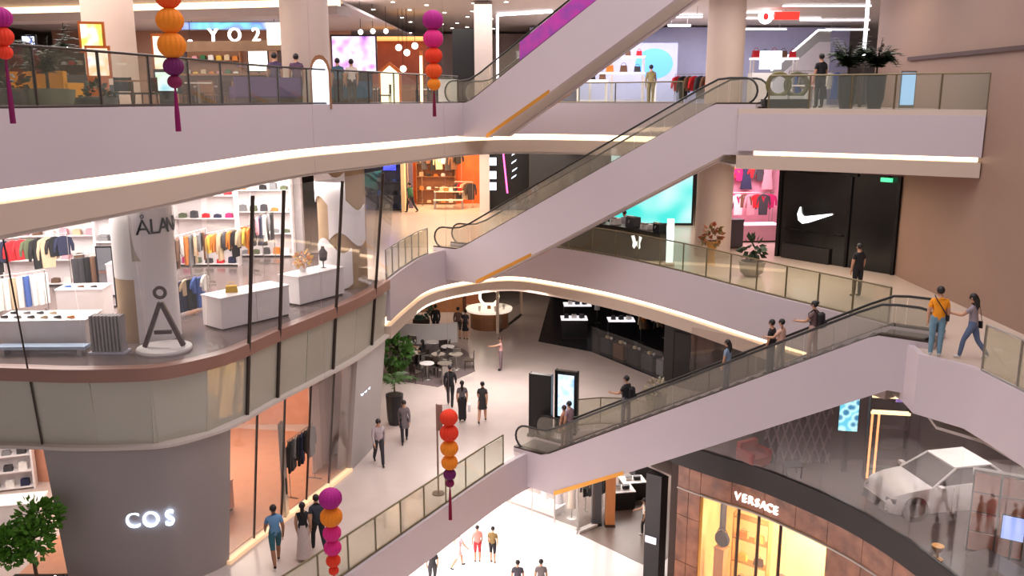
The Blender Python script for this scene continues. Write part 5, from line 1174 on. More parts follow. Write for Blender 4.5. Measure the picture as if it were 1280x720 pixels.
for x, y in ((0, 0), (1.3, 4.2)): MB().box((x, y, 1.9), (.16, .16, 3.8)).build('post', mat('post_cream', (224, 196, 172), .5), e)
MB().extr([(0, 0, .05), (1.3, 4.2, .05), (1.3, 4.2, 3.7), (0, 0, 3.7)], (0, 0, 0), (.03, 0, 0)).build('pane', SHOPG, e); MB().box((.65, 2.1, .04), (.1, 4.4, .08), rz_(-17.2)).build('sill', DSTEEL, e)
e = thing('wall_panel', 'dark red brown panel wall behind the person in black past the cafe', 'panel', (-4.2, 50.6, Z2)); MB().box((0, 0, 1.2), (3.0, .2, 2.4)).build('panel', mat('panel_brown', (120, 72, 58), .5), e); MB().box((0, -.15, .5), (2.6, .3, 1.0)).build('counter_front', mat('honey_wood', (206, 140, 92), .5, var=.2), e)
# dark shop beyond the escalator: black floor, plinths with white tops, black wall with a door
dfp = [(1.36, 43.9), (3.95, 42), (6.7, 37.4), (13, 34), (20, 40), (20, 57), (2.6, 56)]
struct('floor', MB().prism(dfp, Z2, Z2 + .02), DARKFL); struct('wall_dark_shop', MB().box((9, 57, 8), (12.6, .3, 4)), mat('dark_shop_wall', (58, 54, 58), .5, var=.3, scale=.8))
for i, (u, v, w) in enumerate(((718, 425, 1.35), (722, 406, 1.5), (777, 427, 1.35), (781, 410, 1.3))):
    p = fl(u, v, Z2); lab = 'black plinth with a bright white top, dark shop, %s' % ('nearer one by the pale floor', 'farther one by the pale floor', 'nearer one at mid shop', 'farther one at mid shop')[i]
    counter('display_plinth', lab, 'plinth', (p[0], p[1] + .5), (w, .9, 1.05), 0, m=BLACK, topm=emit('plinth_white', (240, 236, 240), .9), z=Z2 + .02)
    for k in range(3):
        cc = ('black', 'white', 'charcoal')[(k + i) % 3]; g = thing('display_item', '%s boxed item on the plinth top, %s along, on the %s plinth' % (cc, ORD[k], ORD[i]), 'box', (p[0] - .4 + k * .4, p[1] + .45, Z2 + 1.07), .3 * k, 'items on the dark shop plinths'); MB().box((0, 0, .1), (.24, .2, .2), taper=.85).build('body', cloth(K[cc]), g); MB().box((0, 0, .21), (.18, .14, .02)).build('lid', cloth(K['grey']), g)
e = thing('mannequin', 'white mannequin between the white topped plinths of the dark shop', 'mannequin', (*fl(746, 404, Z2), Z2 + .02)); MB().lathe([(.2, 0), (.2, .02), (.02, .03), (.02, .85)], 12).build('pole_base', STEEL, e)
b = MB().lathe([(.16, .75), (.14, 1.05), (.18, 1.35), (.12, 1.45), (.045, 1.48), (.09, 1.58), (.085, 1.7), (.03, 1.76)], 14); b.v = [(x, y * .7, z) for x, y, z in b.v]; b.build('torso', WHITE, e, smooth=True)
rack('in the dark shop', fl(800, 428, Z2), fl(832, 424, Z2), 1.75, ('coat', 'shirt', 'dress'), ('beige', 'orange', 'brown', 'black', 'white', 'charcoal'), 9, 20, z=Z2 + .02)
gl = thing('window_4', None, None); gl['kind'] = 'structure'
gpts = resample([(3.95, 42), (5.5, 39.6), (6.7, 37.4)], 1.35)
for a, b_ in zip(gpts, gpts[1:]):
    d = b_ - a; n = Vector((-d.y, d.x)).normalized() * .015
    MB().extr([(a.x, a.y, Z2 + .05), (b_.x, b_.y, Z2 + .05), (b_.x, b_.y, Z2 + 1.3), (a.x, a.y, Z2 + 1.3)], (-n.x, -n.y, 0), (n.x, n.y, 0)).build('pane', SHOPG, gl)
for i in range(5):
    p = Vector((3.95, 42)).lerp(Vector((6.7, 37.4)), .1 + .2 * i); cc = ('charcoal', 'brown', 'black', 'charcoal', 'grey')[i]
    e = thing('low_showcase', '%s low showcase along the curved edge of the dark shop, %s from the pale floor' % (cc, ORD[i]), 'showcase', (p.x + .55, p.y + .3, Z2 + .02), rz_(-59), 'low showcases of the dark shop'); MB().box((0, 0, .35), (.8, .5, .7)).build('case', cloth(K[cc]), e); MB().box((-.1, 0, .76), (.2, .15, .12)).build('goods', cloth(K['beige']), e); MB().ball((.2, 0, .77), .07, 8, 6).build('goods', WHITE, e)
WA, WB = Vector((6.75, 37.3)), Vector((12.6, 31.8)); d = WB - WA; r = math.atan2(d.y, d.x)
struct('wall_black_shop', MB().box(((WA.x + WB.x) / 2, (WA.y + WB.y) / 2, 8), (d.length, .25, 4), r), mat('matt_black_wall', (44, 38, 38), .5))
e = thing('door_1', None, None, (WA.x + d.x * .09, WA.y + d.y * .09, Z2), r); e['kind'] = 'structure'; MB().box((.35, -.17, 1.2), (.95, .08, 2.4)).build('leaf', BLACK, e); MB().box((.35, -.14, 2.44), (1.1, .12, .08)).build('frame', BLACKM, e)
for s in (-.16, .86): MB().box((s, -.14, 1.2), (.06, .12, 2.4)).build('frame', BLACKM, e)
MB().tube([(.72, -.24, .95), (.72, -.24, 1.35)], .018, 6).build('handle', STEEL, e)
for i, t in enumerate((.42, .58, .72)):
    p = WA + d * t; n = Vector((d.y, -d.x)).normalized() * .75
    chair('%s chair before the black wall under the riders, %s from the door' % (('dark', 'brown', 'dark')[i], ORD[i]), (p.x + n.x, p.y + n.y), r + .4 * i, DSTEEL, seatm=(BLACK, DWOOD, BLACK)[i], z=Z2, group='chairs before the black wall')
# ------------------------------------------------------------------ car showroom on the second level, behind glass over the gilded boutique
cg = thing('window_5', None, None); cg['kind'] = 'structure'
eb = [p for p in E2b if p[1] < 29.2]; cpts = resample(eb, 1.7)
for a, b_ in zip(cpts, cpts[1:]):
    dd = (b_ - a).normalized(); n = Vector((-dd.y, dd.x)) * .03; A = a + dd * .012 + n * 3; B = b_ - dd * .012 + n * 3
    MB().extr([(A.x, A.y, Z2 + .32), (B.x, B.y, Z2 + .32), (B.x, B.y, 10.6), (A.x, A.y, 10.6)], (-n.x / 2, -n.y / 2, 0), (n.x / 2, n.y / 2, 0)).build('pane', glass('showroom_glass', (.95, .94, .94), .03, .05, (150, 122, 114), fres=.4), cg)
struct('floor', MB().prism(offset_curve(eb, .22) + [(22, 14), (22, 36), (8, 31.5)], Z2, Z2 + .025), mat('showroom_floor', (92, 80, 78), .25, var=.1))
struct('wall_showroom', MB().box((14.6, 28.75, 8), (12.6, .3, 4)), mat('showroom_dark', (62, 54, 56), .5, var=.2))
lw = thing('lattice_wall', 'dark wall of diamond lattice at the back of the car showroom', 'wall panel', (9.75, 28.25, Z2 + .025))
MB().box((0, .1, 1.9), (2.3, .08, 3.8)).build('backing', mat('lattice_back', (58, 50, 54), .5), lw)
LB = mat('lattice_bar', (112, 100, 104), .4)
for sg in (-1, 1):
    for k in range(16):
        x = -2.3 + k * .3; x0, x1 = x, x + 1.9 * .65; P = [(x0, 0, .02), (x1, 0, 3.78)]
        c0 = 0; 
        if x1 < -1.0 or x0 > 1.0: continue
        f = lambda X: .02 + (X - x0) / (x1 - x0) * 3.76
        xa, xb = max(x0, -1.12), min(x1, 1.12); za, zb = f(xa), f(xb)
        MB().tube([(sg * xa, .03, za), (sg * xb, .03, zb)], .035, 4).build('lattice_bar', LB, lw)
e = thing('art_screen', 'glowing pale blue screen behind the car nose', 'screen', (11.15, 27.6, Z2 + .025), rz_(-8)); MB().box((0, .05, 2.15), (.7, .08, 1.5)).build('frame', BLACK, e); MB().box((0, 0, 2.15), (.6, .05, 1.4)).build('screen', screen('art_teal', ((40, 120, 160), (190, 245, 250), (90, 190, 215)), 3.5, 1.5, 'voronoi'), e); MB().box((0, .06, .7), (.16, .1, 1.4)).build('stand', BLACK, e)
e = thing('lit_shelf', 'warm lit shelf tower with copper uprights behind the car', 'shelf', (12.05, 27.0, Z2 + .025), rz_(-10))
for x in (-.4, -.2): MB().box((x, -.2, 1.15), (.06, .06, 2.3)).build('upright', emit('copper_glow', (255, 170, 110), 1.4), e)
for x in (-.45, .75): MB().box((x, 0, 1.55), (.06, .3, 3.1)).build('side_panel', BLACK, e)
for z in (2.35, 2.9): MB().box((.15, -.1, z), (1.2, .2, .08)).build('lit_board', emit('warm_board', (255, 226, 170), 1.6), e)
for z in (.4, 1.1, 1.8): MB().box((.15, 0, z), (1.2, .3, .05)).build('shelf_board', DSTEEL, e)
e = thing('purple_screen', 'small purple lit screen above the car roof', 'screen', (13.3, 27.9, Z2 + .025)); MB().box((0, .05, 2.7), (1.1, .08, .8)).build('frame', BLACK, e); MB().box((0, 0, 2.7), (1.0, .05, .7)).build('screen', screen('art_purple', ((60, 40, 90), (170, 130, 220), (90, 60, 130)), 4, .9), e); MB().box((0, .06, 1.15), (.12, .1, 2.3)).build('stand', BLACK, e)
e = thing('armchair', 'dark red armchair by the showroom glass at the escalator side', 'armchair', (8.2, 28.0, Z2 + .025), rz_(30)); RD = cloth((150, 52, 50))
MB().box((0, 0, .3), (.8, .75, .3)).build('seat', RD, e); MB().box((0, .32, .6), (.8, .18, .5)).build('backrest', RD, e)
for s in (-1, 1): MB().box((s * .38, 0, .45), (.14, .75, .4)).build('armrest', RD, e); MB().box((s * .3, 0, .075), (.06, .5, .15)).build('leg', DSTEEL, e)
legged_table('low dark table next to the red armchair in the showroom', (9.3, 27.3), (.55, .55, .42), m=BLACK, legm=BLACKM, z=Z2 + .025)
# the car: stations from nose to tail
ca = Vector((-.98, -.17)).normalized(); crz = math.atan2(ca.y, ca.x) + math.pi
fw = onz(1140, 650, Z2 + .025)
car = thing('car', 'white hatchback car with a dark glass cabin in the upper showroom', 'car', (fw.x, fw.y, Z2 + .025), crz)
CW = mat('car_white', (236, 234, 232), .2, var=.01, spec=.7); CG = mat('car_glass', (30, 24, 28), .5, spec=.15)
S = 1.0
def sect(x, w, zl, zb, zs):                # half width, sill, belt crease, shoulder
    return [(x, -w * .93, zl), (x, -w, (zl + zb) / 2), (x, -w * .985, zb), (x, -w * .9, zs), (x, w * .9, zs), (x, w * .985, zb), (x, w, (zl + zb) / 2), (x, w * .93, zl)]
st_ = [(-.78, .55, .34, .5, .58), (-.7, .72, .24, .55, .68), (-.45, .84, .2, .6, .82), (0, .9, .2, .68, .92), (.45, .91, .2, .74, .98), (.9, .91, .2, .8, 1.0), (1.6, .91, .2, .82, 1.02), (2.4, .91, .2, .84, 1.04), (3.0, .9, .22, .86, 1.06), (3.35, .82, .28, .84, 1.02), (3.48, .7, .36, .7, .9)]
b = MB(); vs = []
for s_ in st_: vs += sect(*s_)
fs = []
for i in range(len(st_) - 1):
    for k in range(8): fs.append((i * 8 + k, i * 8 + (k + 1) % 8, (i + 1) * 8 + (k + 1) % 8, (i + 1) * 8 + k))
fs += [tuple(range(8)), tuple(range(len(vs) - 8, len(vs)))[::-1]]
b.add([(x * S, (y + .78) * S, z * S) for x, y, z in vs], fs)
bo = b.build('body', CW, car, smooth=True)
cab = [(.55, .80, .97), (1.35, .66, 1.47), (2.5, .66, 1.5), (3.25, .74, 1.03)]
def cabin(k, z0add, nm, m, sc):
    b = MB(); low = [(.5, .82, .96), (3.3, .8, 1.03)]
    P = []
    for x, w, z in cab: P += [(x, -w * sc, z), (x, w * sc, z)]
    lo = [(.5, -.84 * sc, .95), (.5, .84 * sc, .95), (3.3, -.82 * sc, 1.0), (3.3, .82 * sc, 1.0)]
    return P, lo
P, lo = cabin(0, 0, '', None, 1.0)
V_ = [(x * S, (y + .78) * S, z * S) for x, y, z in P]
MB().add(V_, [(0, 1, 3, 2), (4, 5, 7, 6), (0, 2, 4, 6), (1, 7, 5, 3), (2, 3, 5, 4), (0, 6, 7, 1)]).build('window_glass', CG, car)
T = lambda x, y, z: (x * S, (y + .78) * S, z * S)
MB().extr([T(1.32, -.67, 1.47), T(1.32, .67, 1.47), T(2.55, .67, 1.5), T(2.55, -.67, 1.5)], (0, 0, 0), (0, 0, .05)).build('roof', CW, car)
for sg in (-1, 1):
    for (xa, za, wa), (xb, zb, wb) in (((.55, .97, .81), (1.36, 1.49, .67)), ((1.95, 1.0, .83), (1.95, 1.5, .675)), ((3.25, 1.03, .76), (2.52, 1.52, .67))):
        MB().tube([T(xa, sg * wa, za), T(xb, sg * wb, zb)], .035, 6).build('roof_pillar', CW, car)
    MB().box(T(.72, sg * .98, 1.02), (.14, .2, .13)).build('wing_mirror', CW, car)
    MB().box(T(1.18, sg * .915, .62), (.012, .01, .75)).build('door_gap', BLACK, car); MB().box(T(2.12, sg * .915, .62), (.012, .01, .75)).build('door_gap', BLACK, car); MB().box(T(1.9, sg * .92, .86), (.2, .03, .035)).build('door_handle', STEEL, car)
    MB().box(T(-.58, sg * .6, .62), (.26, .3, .13), rz=-sg * .5).build('headlight', mat('lamp_lens', (60, 60, 66), .1), car)
    for xw in (0, 2.62):
        w_ = MB().lathe([(.2, -.11), (.33, -.11), (.36, -.06), (.36, .06), (.33, .11), (.2, .11)], 24).build('wheel', RUBBER, car, smooth=True); w_.location = (xw * S, (.78 + sg * .80) * S, .36); w_.rotation_euler = (rz_(90), 0, 0)
        r_ = MB().lathe([(.05, .13 * -sg - .0), (.05, .1 * -sg)], 8); r_ = MB().lathe([(.215, -.115), (.225, .115)], 20)
        for k in range(5): a = k * 1.2566; r_.box((math.cos(a) * .11, math.sin(a) * .11, -sg * .12 * -1), (.2, .05, .03), rz=a)
        o = r_.build('rim', STEEL, w_)
        o2 = MB().lathe([(.375, -.1), (.405, -.1), (.405, .1), (.375, .1)], 20).build('arch_lip', mat('arch_trim', (52, 48, 48), .6), car); o2.location = (xw * S, (.78 + sg * .815) * S, .37); o2.rotation_euler = (rz_(90), 0, 0)  # plain dark ring round each wheel
MB().box(T(-.76, 0, .42), (.1, 1.1, .2)).build('grille', BLACK, car); MB().box(T(-.72, 0, .27), (.16, 1.3, .09)).build('lower_bumper', mat('bumper_grey', (70, 66, 66), .5), car)
for sg in (-1, 1): MB().box(T(1.55, sg * .36, .95), (.5, .45, .5), taper=.7).build('seat', cloth((120, 40, 46)), car)
car.location = (fw.x, fw.y, Z2 + .025)
e = thing('reflected_cabinet', 'reflected brown cabinet of padded squares built solid behind the car', 'cabinet', (13.15, 22.0, Z2 + .025), rz_(-28)); MB().box((0, .12, 1.2), (1.35, .2, 2.4)).build('carcass', DWOOD, e)  # reflection in the showroom glass, built as a solid cabinet
for i in range(2):
    for j in range(4): MB().box((-.33 + .66 * i, 0, .35 + .57 * j), (.6, .1, .52), rot=Matrix.Rotation(0, 3, 'Z')).build('padded_panel', mat('leather', (176, 88, 64), .5, var=.2, scale=4), e)
e = thing('tablet_stand', 'pale blue tablet screen on a stand at the right picture edge', 'screen', (12.93, 20.9, Z2 + .025), rz_(-30)); MB().tube([(0, 0, .03), (0, 0, 1.1)], .03, 8).build('pole', BLACKM, e); MB().lathe([(.22, 0), (.22, .03)], 16).build('base', BLACKM, e); MB().box((0, -.03, 1.4), (.5, .04, .62)).build('screen', emit('tablet_blue', (150, 175, 240), 1.1), e); MB().box((0, .01, 1.4), (.56, .04, .68)).build('case', BLACK, e)
counter('showroom_desk', 'long dark desk at the bottom right behind the showroom glass', 'desk', (12.45, 19.7), (2.4, .7, .8), rz_(-70), m=mat('desk_dark', (70, 62, 60), .4), z=Z2 + .025)
e = thing('trophy', 'small gold ornament on the showroom floor in front of the car', 'ornament', (*fl(1172, 688, Z2 + .3), Z2 + .025)); MB().lathe([(.16, 0), (.16, .04), (.05, .08), (.04, .2), (.14, .32), (.16, .42)], 14).build('cup', GOLD, e, smooth=True)
# ------------------------------------------------------------------ gilded boutique at ground level
VC = resample([p for p in E2b if p[1] > 13.5], .12)
VS = [p for p in VC if 5.9 <= p.x]
bt = thing('boutique_front', 'brown marble boutique front with white raised letters over the gold window', 'shopfront', (0, 0, 0))
MAR = mat('brown_marble', (168, 106, 74), .3, var=.35, scale=2.2, c2=(112, 66, 46))
def strip(c, z0, z1, step, t0=.05, t1=.3, nm='marble_panel'):
    n = max(1, round(len(c) * .12 / step)); k = (len(c) - 1) / n
    for i in range(n):
        s_ = c[int(round(i * k)):int(round((i + 1) * k)) + 1]
        if len(s_) < 2: continue
        a, z_ = s_[0].copy(), s_[-1].copy(); d_ = (s_[-1] - s_[-2]).normalized(); s2 = [p.copy() for p in s_]; s2[0] += (s_[1] - s_[0]).normalized() * .01; s2[-1] -= d_ * .01
        MB().ribbon([(p.x, p.y) for p in s2], z0, z1, t0, t1).build(nm, MAR, bt)
iL = min(range(len(VS)), key=lambda i: abs(VS[i].x - 6.55)); iR = min(range(len(VS)), key=lambda i: abs(VS[i].x - 9.75))
for z0, z1 in ((.02, 1.8), (1.82, 3.6), (3.62, 5.48)): strip(VS[:iL + 1], z0, z1, .7)
for z0, z1 in ((.02, 1.8), (1.82, 3.6), (3.62, 5.48)): strip(VS[iR:], z0, z1, 1.3)
strip(VS[iL:iR + 1], 4.72, 5.48, 1.2)
MB().ribbon([(p.x, p.y) for p in VS], .02, 5.48, .3, .36).build('backing', DWOOD, bt) if False else None
GO = mat('gilt_frame', (196, 150, 80), .3, metal=.7)
op = VS[iL:iR + 1]
MB().ribbon([(p.x, p.y) for p in op], 4.62, 4.72, .1, .3).build('window_head', GO, bt)
for k, f in enumerate((0, .3, .47, .64, 1)):
    p = op[int(f * (len(op) - 1))]; i = max(1, int(f * (len(op) - 1))); d_ = (op[i] - op[i - 1]).normalized(); n = Vector((-d_.y, d_.x))
    MB().box((p.x + n.x * .18, p.y + n.y * .18, 2.33), (.09, .09, 4.6)).build('mullion', GO if k in (0, 4) else DWOOD, bt)
fr_ = (0, .3, .47, .64, 1)
for f0, f1 in zip(fr_, fr_[1:]):
    s_ = op[int(f0 * (len(op) - 1)):int(f1 * (len(op) - 1)) + 1]; MB().ribbon([(p.x, p.y) for p in s_], .06, 4.6, .17, .19).build('pane', SHOPG, bt)
a_, b_ = VS[0], VS[1]
struct('wall_boutique', MB().box((VS[iL].x + .75, VS[iL].y + 1.55, 2.3), (.12, 3.1, 4.6), rz_(-27)), mat('gilt_cream_wall', (250, 214, 140), .5, var=.2, scale=1.0))
MB().box((VS[0].x + .38, VS[0].y + 1.1, 2.75), (.3, 1.9, 5.5), rz_(-25)).build('return_wall', DWOOD, bt)
ls = [i for i in range(len(VS)) if VS[i].x > 7.62]; i0 = ls[0]
for k, ch in enumerate('VERSACE'):
    i = i0 + int(k * 2.0); p = VS[i]; d_ = (VS[i + 1] - VS[i - 1]).normalized(); n = Vector((-d_.y, d_.x))
    text(ch, .4, emit('letter_ivory', (255, 246, 236), 1.2), bt, (p.x - n.x * .0, p.y - n.y * .0, 5.05), (rz_(90), 0, math.atan2(d_.y, d_.x)), ext=.05, sx=.9)
struct('wall_boutique', MB().ribbon([(p.x, p.y) for p in resample(offset_curve([(p.x, p.y) for p in VS[:-6]], 3.2), .5)], 0, 4.6, 0, .15), mat('gilt_cream_wall', (250, 214, 140), .5, var=.2, scale=1.0))
struct('ceiling', MB().prism([(p.x, p.y) for p in resample([(q_.x, q_.y) for q_ in VS], .6)] + [(p[0], p[1]) for p in reversed(resample(offset_curve([(q_.x, q_.y) for q_ in VS], 3.2), .6))], 4.62, 4.66), SOFFIT)
def inside(f, off): p = op[int(f * (len(op) - 1))]; i = max(1, int(f * (len(op) - 1))); d_ = (op[i] - op[i - 1]).normalized(); return (p.x - d_.y * off, p.y + d_.x * off, math.atan2(d_.y, d_.x))
x, y, r = inside(.12, .9); e = counter('bag_stand', 'narrow tan pedestal in the gold boutique window', 'pedestal', (x, y), (.4, .4, 2.5), r, m=mat('tan_pedestal', (190, 128, 76), .5), z=0)
g = thing('handbag', 'round dark handbag on the pedestal in the gold window', 'bag', (x, y, 2.5), r); b = MB().lathe([(.05, -.1), (.26, -.08), (.3, 0), (.26, .08), (.05, .1)], 18); b.v = [(x_, z_, y_ + .31) for x_, y_, z_ in b.v]; b.build('body', cloth((64, 54, 60)), g, smooth=True); MB().tube([(.2 * math.cos(a), 0, .5 + .24 * math.sin(a)) for a in [t * math.pi / 8 for t in range(9)]], .015, 6).build('handle', cloth((40, 34, 36)), g)
x, y, r = inside(.3, 1.5); e = thing('shelf_unit', 'gold shelves with small bags behind the boutique mullions', 'shelf', (x, y, 0), r)
for z in (1.0, 1.9, 2.8, 3.6): MB().box((0, 0, z), (1.3, .35, .05)).build('shelf_board', GO, e)
for s in (-.65, .65): MB().box((s, 0, 1.9), (.04, .35, 3.7)).build('side_panel', GO, e)
for k in range(6):
    cc = ('brown', 'orange', 'yellow')[k % 3]; z = (1.025, 1.925, 2.825)[k // 2]; R_ = Matrix.Rotation(r, 3, 'Z') @ Vector((-.3 + .6 * (k % 2), 0, 0)); g = thing('handbag', '%s small bag on the gold shelves, tier %s from below, %s side' % (cc, ORD[k // 2], ('column', 'street')[k % 2]), 'bag', (x + R_.x, y + R_.y, z), r, 'bags on the gold shelves'); MB().box((0, 0, .12), (.34, .16, .24), taper=.85).build('body', cloth(K[cc]), g); MB().tube([(.1 * math.cos(a), 0, .23 + .12 * math.sin(a)) for a in [t * math.pi / 6 for t in range(7)]], .01, 5).build('handle', cloth(K[cc]), g)
x, y, r = inside(.78, 1.3); counter('display_counter', 'orange and gold display counter in the gold boutique window', 'counter', (x, y), (1.9, .8, 1.3), r, m=mat('amber_panel', (236, 150, 66), .4), topm=GO, z=0)
x, y, r = inside(.62, 1.0); counter('display_counter', 'low cream counter with dark lines near the boutique mullions', 'counter', (x, y), (1.0, .6, 2.1), r, m=mat('cream_panel', (250, 220, 150), .4), topm=DWOOD, z=0)
# ------------------------------------------------------------------ grey ground floor shop under the escalator
g0, g1 = onz(640, 637, 0), onz(722, 667, 0)
gw = thing('window_6', None, None); gw['kind'] = 'structure'
gp = resample([(g0.x - 2, g0.y + 1.6), (g0.x, g0.y), (g1.x, g1.y)], 1.3)
for a, b_ in zip(gp, gp[1:]):
    d_ = (b_ - a); n = Vector((-d_.y, d_.x)).normalized() * .015
    MB().extr([(a.x, a.y, .12), (b_.x, b_.y, .12), (b_.x, b_.y, 4.5), (a.x, a.y, 4.5)], (-n.x, -n.y, 0), (n.x, n.y, 0)).build('pane', SHOPG, gw); MB().box((b_.x, b_.y, 2.3), (.06, .06, 4.5)).build('mullion', STEEL, gw)
MB().ribbon([(p.x, p.y) for p in gp], 0, .12, -.1, .25).build('sill', WHITE, gw)
g2 = onz(750, 655, 0); MB().ribbon([(g1.x, g1.y), (g2.x, g2.y)], 0, .12, -.1, .15).build('sill', WHITE, gw)
MB().extr([(g1.x, g1.y, .12), (g2.x, g2.y, .12), (g2.x, g2.y, 4.5), (g1.x, g1.y, 4.5)], (0, 0, 0), (.02, .02, 0)).build('pane', SHOPG, gw)
struct('floor', MB().prism([(g1.x, g1.y), (5.6, 31.8), (7, 33.5), (9, 46), (1, 47), (g0.x - 2, g0.y + 1.9)], 0, .02), mat('taupe_floor', (134, 118, 110), .35, var=.1))
struct('wall_grey_shop', MB().box((3, 46.5, 2.3), (14, .3, 4.6)), mat('grey_shop_wall', (104, 92, 92), .6, var=.2)); struct('wall_grey_shop', MB().box((8.3, 39, 2.3), (.3, 15, 4.6)), mat('grey_shop_dark', (74, 66, 68), .5))
p = onz(762, 657, 0); e = thing('pillar', 'orange wood clad pillar in the grey ground floor shop', 'pillar', (p.x, p.y, .02)); MB().box((0, 0, 2.25), (.4, .4, 4.5)).build('shaft', mat('orange_wood', (204, 130, 76), .45, var=.15, stretch=(1, 1, .2)), e); MB().box((0, 0, .06), (.46, .46, .12)).build('base', DWOOD, e)
p = onz(750, 657, 0); e = thing('pillar', 'dark grey pillar beside the orange one in the ground floor shop', 'pillar', (p.x - .15, p.y + .2, .02)); MB().box((0, 0, 2.25), (.4, .5, 4.5)).build('shaft', mat('pillar_grey', (76, 74, 78), .5), e); MB().box((0, 0, .06), (.46, .56, .12)).build('base', BLACK, e)
e = thing('pillar', 'black pillar with a small white plate left of the marble boutique', 'pillar', (5.45, 30.75, .0)); MB().box((0, 0, 2.3), (.62, .6, 4.6), rz_(-35)).build('shaft', mat('pillar_black', (40, 36, 40), .4), e); MB().box((-.22, -.3, 2.0), (.44, .04, .26), rz_(-35)).build('plate', emit('plate_white', (235, 230, 240), .7), e)
for i, (u, v) in enumerate(((672, 647), (690, 653), (706, 659), (738, 652))):
    p = onz(u, v, 0); e = thing('mannequin', ('pale mannequin in white, first behind the ground floor glass', 'pale mannequin in grey, second behind the ground floor glass', 'pale mannequin in beige, third behind the ground floor glass', 'dark dressed mannequin by the side glass of the ground floor shop')[i], 'mannequin', (p.x + .35, p.y + .8, .02)); MB().lathe([(.22, 0), (.22, .02), (.02, .03), (.02, .8)], 12).build('pole_base', STEEL, e)
    b = MB().lathe([(.2, .5), (.15, 1.05), (.19, 1.35), (.12, 1.46), (.045, 1.49), (.09, 1.6), (.085, 1.7), (.03, 1.76)], 14); b.v = [(x, y_ * .7, z) for x, y_, z in b.v]; b.build('torso', cloth(((236, 230, 230), (190, 184, 190), (214, 192, 172), (40, 40, 40))[i]), e, smooth=True)
e = thing('window_bench', 'long white display plinth behind the ground floor glass', 'plinth', (g0.x + .9, g0.y + .55, .02), math.atan2(g1.y - g0.y, g1.x - g0.x)); MB().box((0, 0, .15), (3.2, .8, .3)).build('body', WHITE, e); MB().box((0, 0, .32), (3.26, .86, .04)).build('top', WHITE, e)
rack('at ground level', (g1.x + .5, g1.y + 2.2), (g2.x + .3, g2.y + 1.6), 1.7, ('coat', 'shirt'), ('black', 'olive', 'charcoal', 'beige'), 7, 20, z=.02)
for i, (u, v) in enumerate(((776, 634), (790, 622))):
    p = onz(u, v, 0); counter('display_plinth', 'black plinth with a pale top in the ground floor shop, %s the entrance' % ('nearer', 'farther from')[i], 'plinth', (p.x, p.y), (1.1, .8, .9), rz_(10), m=BLACK, topm=WHITE, z=.02)
    for k in range(2):
        cc = ('white', 'charcoal')[k]; gth = thing('shoe_box', '%s box on the %s pale topped plinth of the ground floor shop' % (cc, ('nearer', 'farther')[i]), 'box', (p.x - .2 + .4 * k, p.y, .92), .2, 'boxes in the ground floor shop'); MB().box((0, 0, .08), (.3, .2, .16)).build('body', cloth(K[cc]), gth); MB().box((0, 0, .17), (.31, .21, .03)).build('lid', cloth(K['grey']), gth)
e = thing('armchair', 'dark armchair at the back of the ground floor shop', 'armchair', (6.3, 40.5, .02), rz_(200)); MB().box((0, 0, .3), (.85, .8, .3)).build('seat', cloth(K['charcoal']), e); MB().box((0, .34, .62), (.85, .18, .55)).build('backrest', cloth(K['charcoal']), e)
for s in (-1, 1): MB().box((s * .4, 0, .45), (.14, .8, .42)).build('armrest', cloth(K['charcoal']), e); MB().box((s * .3, 0, .075), (.06, .5, .15)).build('leg', DSTEEL, e)
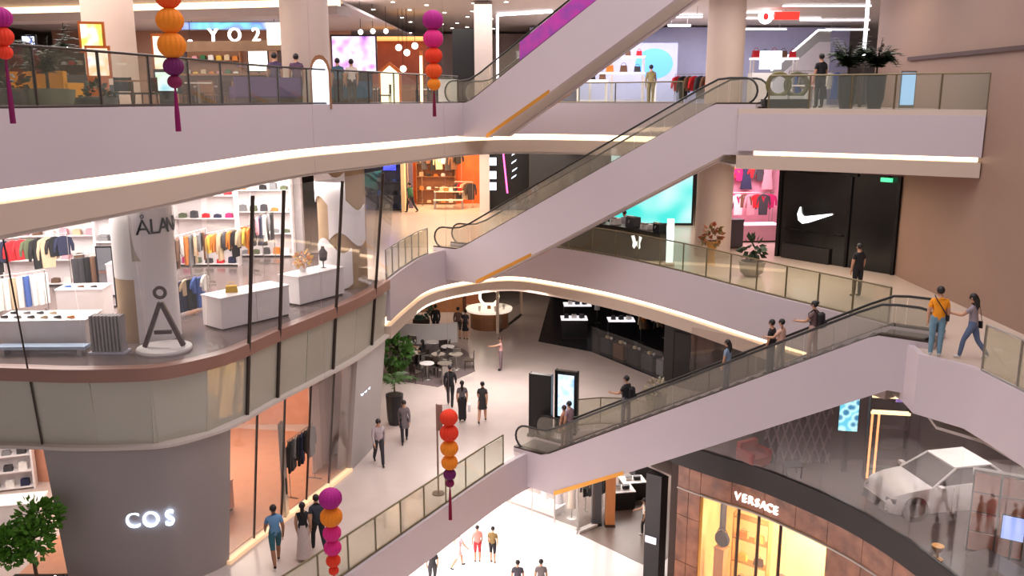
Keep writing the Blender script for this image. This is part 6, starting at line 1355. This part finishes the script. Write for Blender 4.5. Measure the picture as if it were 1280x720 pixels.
# exit sign board edge on the landing: planter of the lower right
# ------------------------------------------------------------------ busier eating places of the top floor
e = thing('light_band', 'long blue and teal lit band over the bar of the top floor', 'light', (at(305, 40), 40, hz(38, 40)))
MB().box((0, 0, 0), (5.2, .12, .34)).build('housing', mat('band_grey', (120, 120, 140), .5), e); MB().box((0, -.07, 0), (5.1, .03, .28)).build('lit_face', screen('band_blue', ((90, 110, 190), (120, 220, 225), (110, 140, 235), (200, 210, 255)), 1.1, 1.3), e)
for s in (-2, 2): MB().tube([(s, 0, .15), (s, 0, 21.6 - hz(38, 40))], .015, 5).build('hanger', BLACKM, e)
for i, (u, v, d) in enumerate(((350, 51, 38), (246, 57, 36), (92, 62, 36), (20, 62, 36), (470, 44, 40), (486, 44, 41), (455, 45, 39))):
    z = hz(v, d); e = thing('pendant_lamp', 'round white pendant over the eating places, %s of seven from the bar outwards' % ORD[i], 'lamp', (at(u, d), d, z), 0, 'round pendants of the eating places')
    MB().ball((0, 0, 0), .19 if i == 0 else .11, 12, 8).build('globe', emit('globe_bright', (255, 244, 236), 4), e); MB().tube([(0, 0, .1), (0, 0, (21.6 if u < 400 else Z5) - z)], .012, 5).build('cord', BLACKM, e)
wall_unit('tall bottle shelf with bright goods behind the bar of the top floor', at(262, 44), 45, 3.0, 2.9, 0, ('white', 'yellow', 'beige', 'orange', 'pink', 'green'), items='box', where='bar shelf', z=Z4, matw=WOOD)
wall_unit('wooden goods shelf behind the amber couch of the top floor', at(92, 44), 45, 2.6, 2.6, 0, ('white', 'red', 'beige', 'green', 'brown'), items='box', where='couch side shelf', z=Z4, matw=DWOOD)
e = thing('menu_board', 'bright white menu board right of the bar on the top floor', 'sign', (at(334, 40), 39.2, Z4)); MB().box((0, .05, 2.1), (.9, .08, 1.3)).build('case', BLACKM, e); MB().box((0, 0, 2.1), (.8, .05, 1.2)).build('lit_face', emit('menu_white', (255, 250, 240), 1.8), e); MB().box((0, .05, .72), (.1, .08, 1.45)).build('stand', BLACKM, e)
for i, (u, d) in enumerate(((232, 28.5), (262, 30), (300, 28.2), (316, 29.6), (462, 33.5), (478, 38.5), (512, 37.8), (540, 39))):
    w = ('bar side', 'column side', 'lantern side', 'doorway side')[i // 2]
    legged_table('%s square dining table of the top floor, %s pair of the %s' % (('wooden', 'white')[i % 2], ('nearer', 'farther')[i % 2], w), (at(u, d), d), (.8, .8, .74), m=(WOOD, WHITE)[i % 2], legm=BLACKM, z=Z4, group='dining tables of the top floor')
    for k, (dx, dy, r) in enumerate(((-.62, .1, -90), (.62, -.1, 90))):
        chair('%s dining chair at the %s %s table, %s of it' % (('brown', 'black')[k], w, ('nearer', 'farther')[i % 2], ('column side', 'street side')[k]) if False else '%s chair at the %s dining table of the %s, %s' % (('brown', 'black')[k], ('nearer', 'farther')[i % 2], w, ('first one', 'second one')[k]), (at(u, d) + dx, d + dy), rz_(r), (WOOD, BLACKM)[k], z=Z4, group='dining chairs of the top floor')
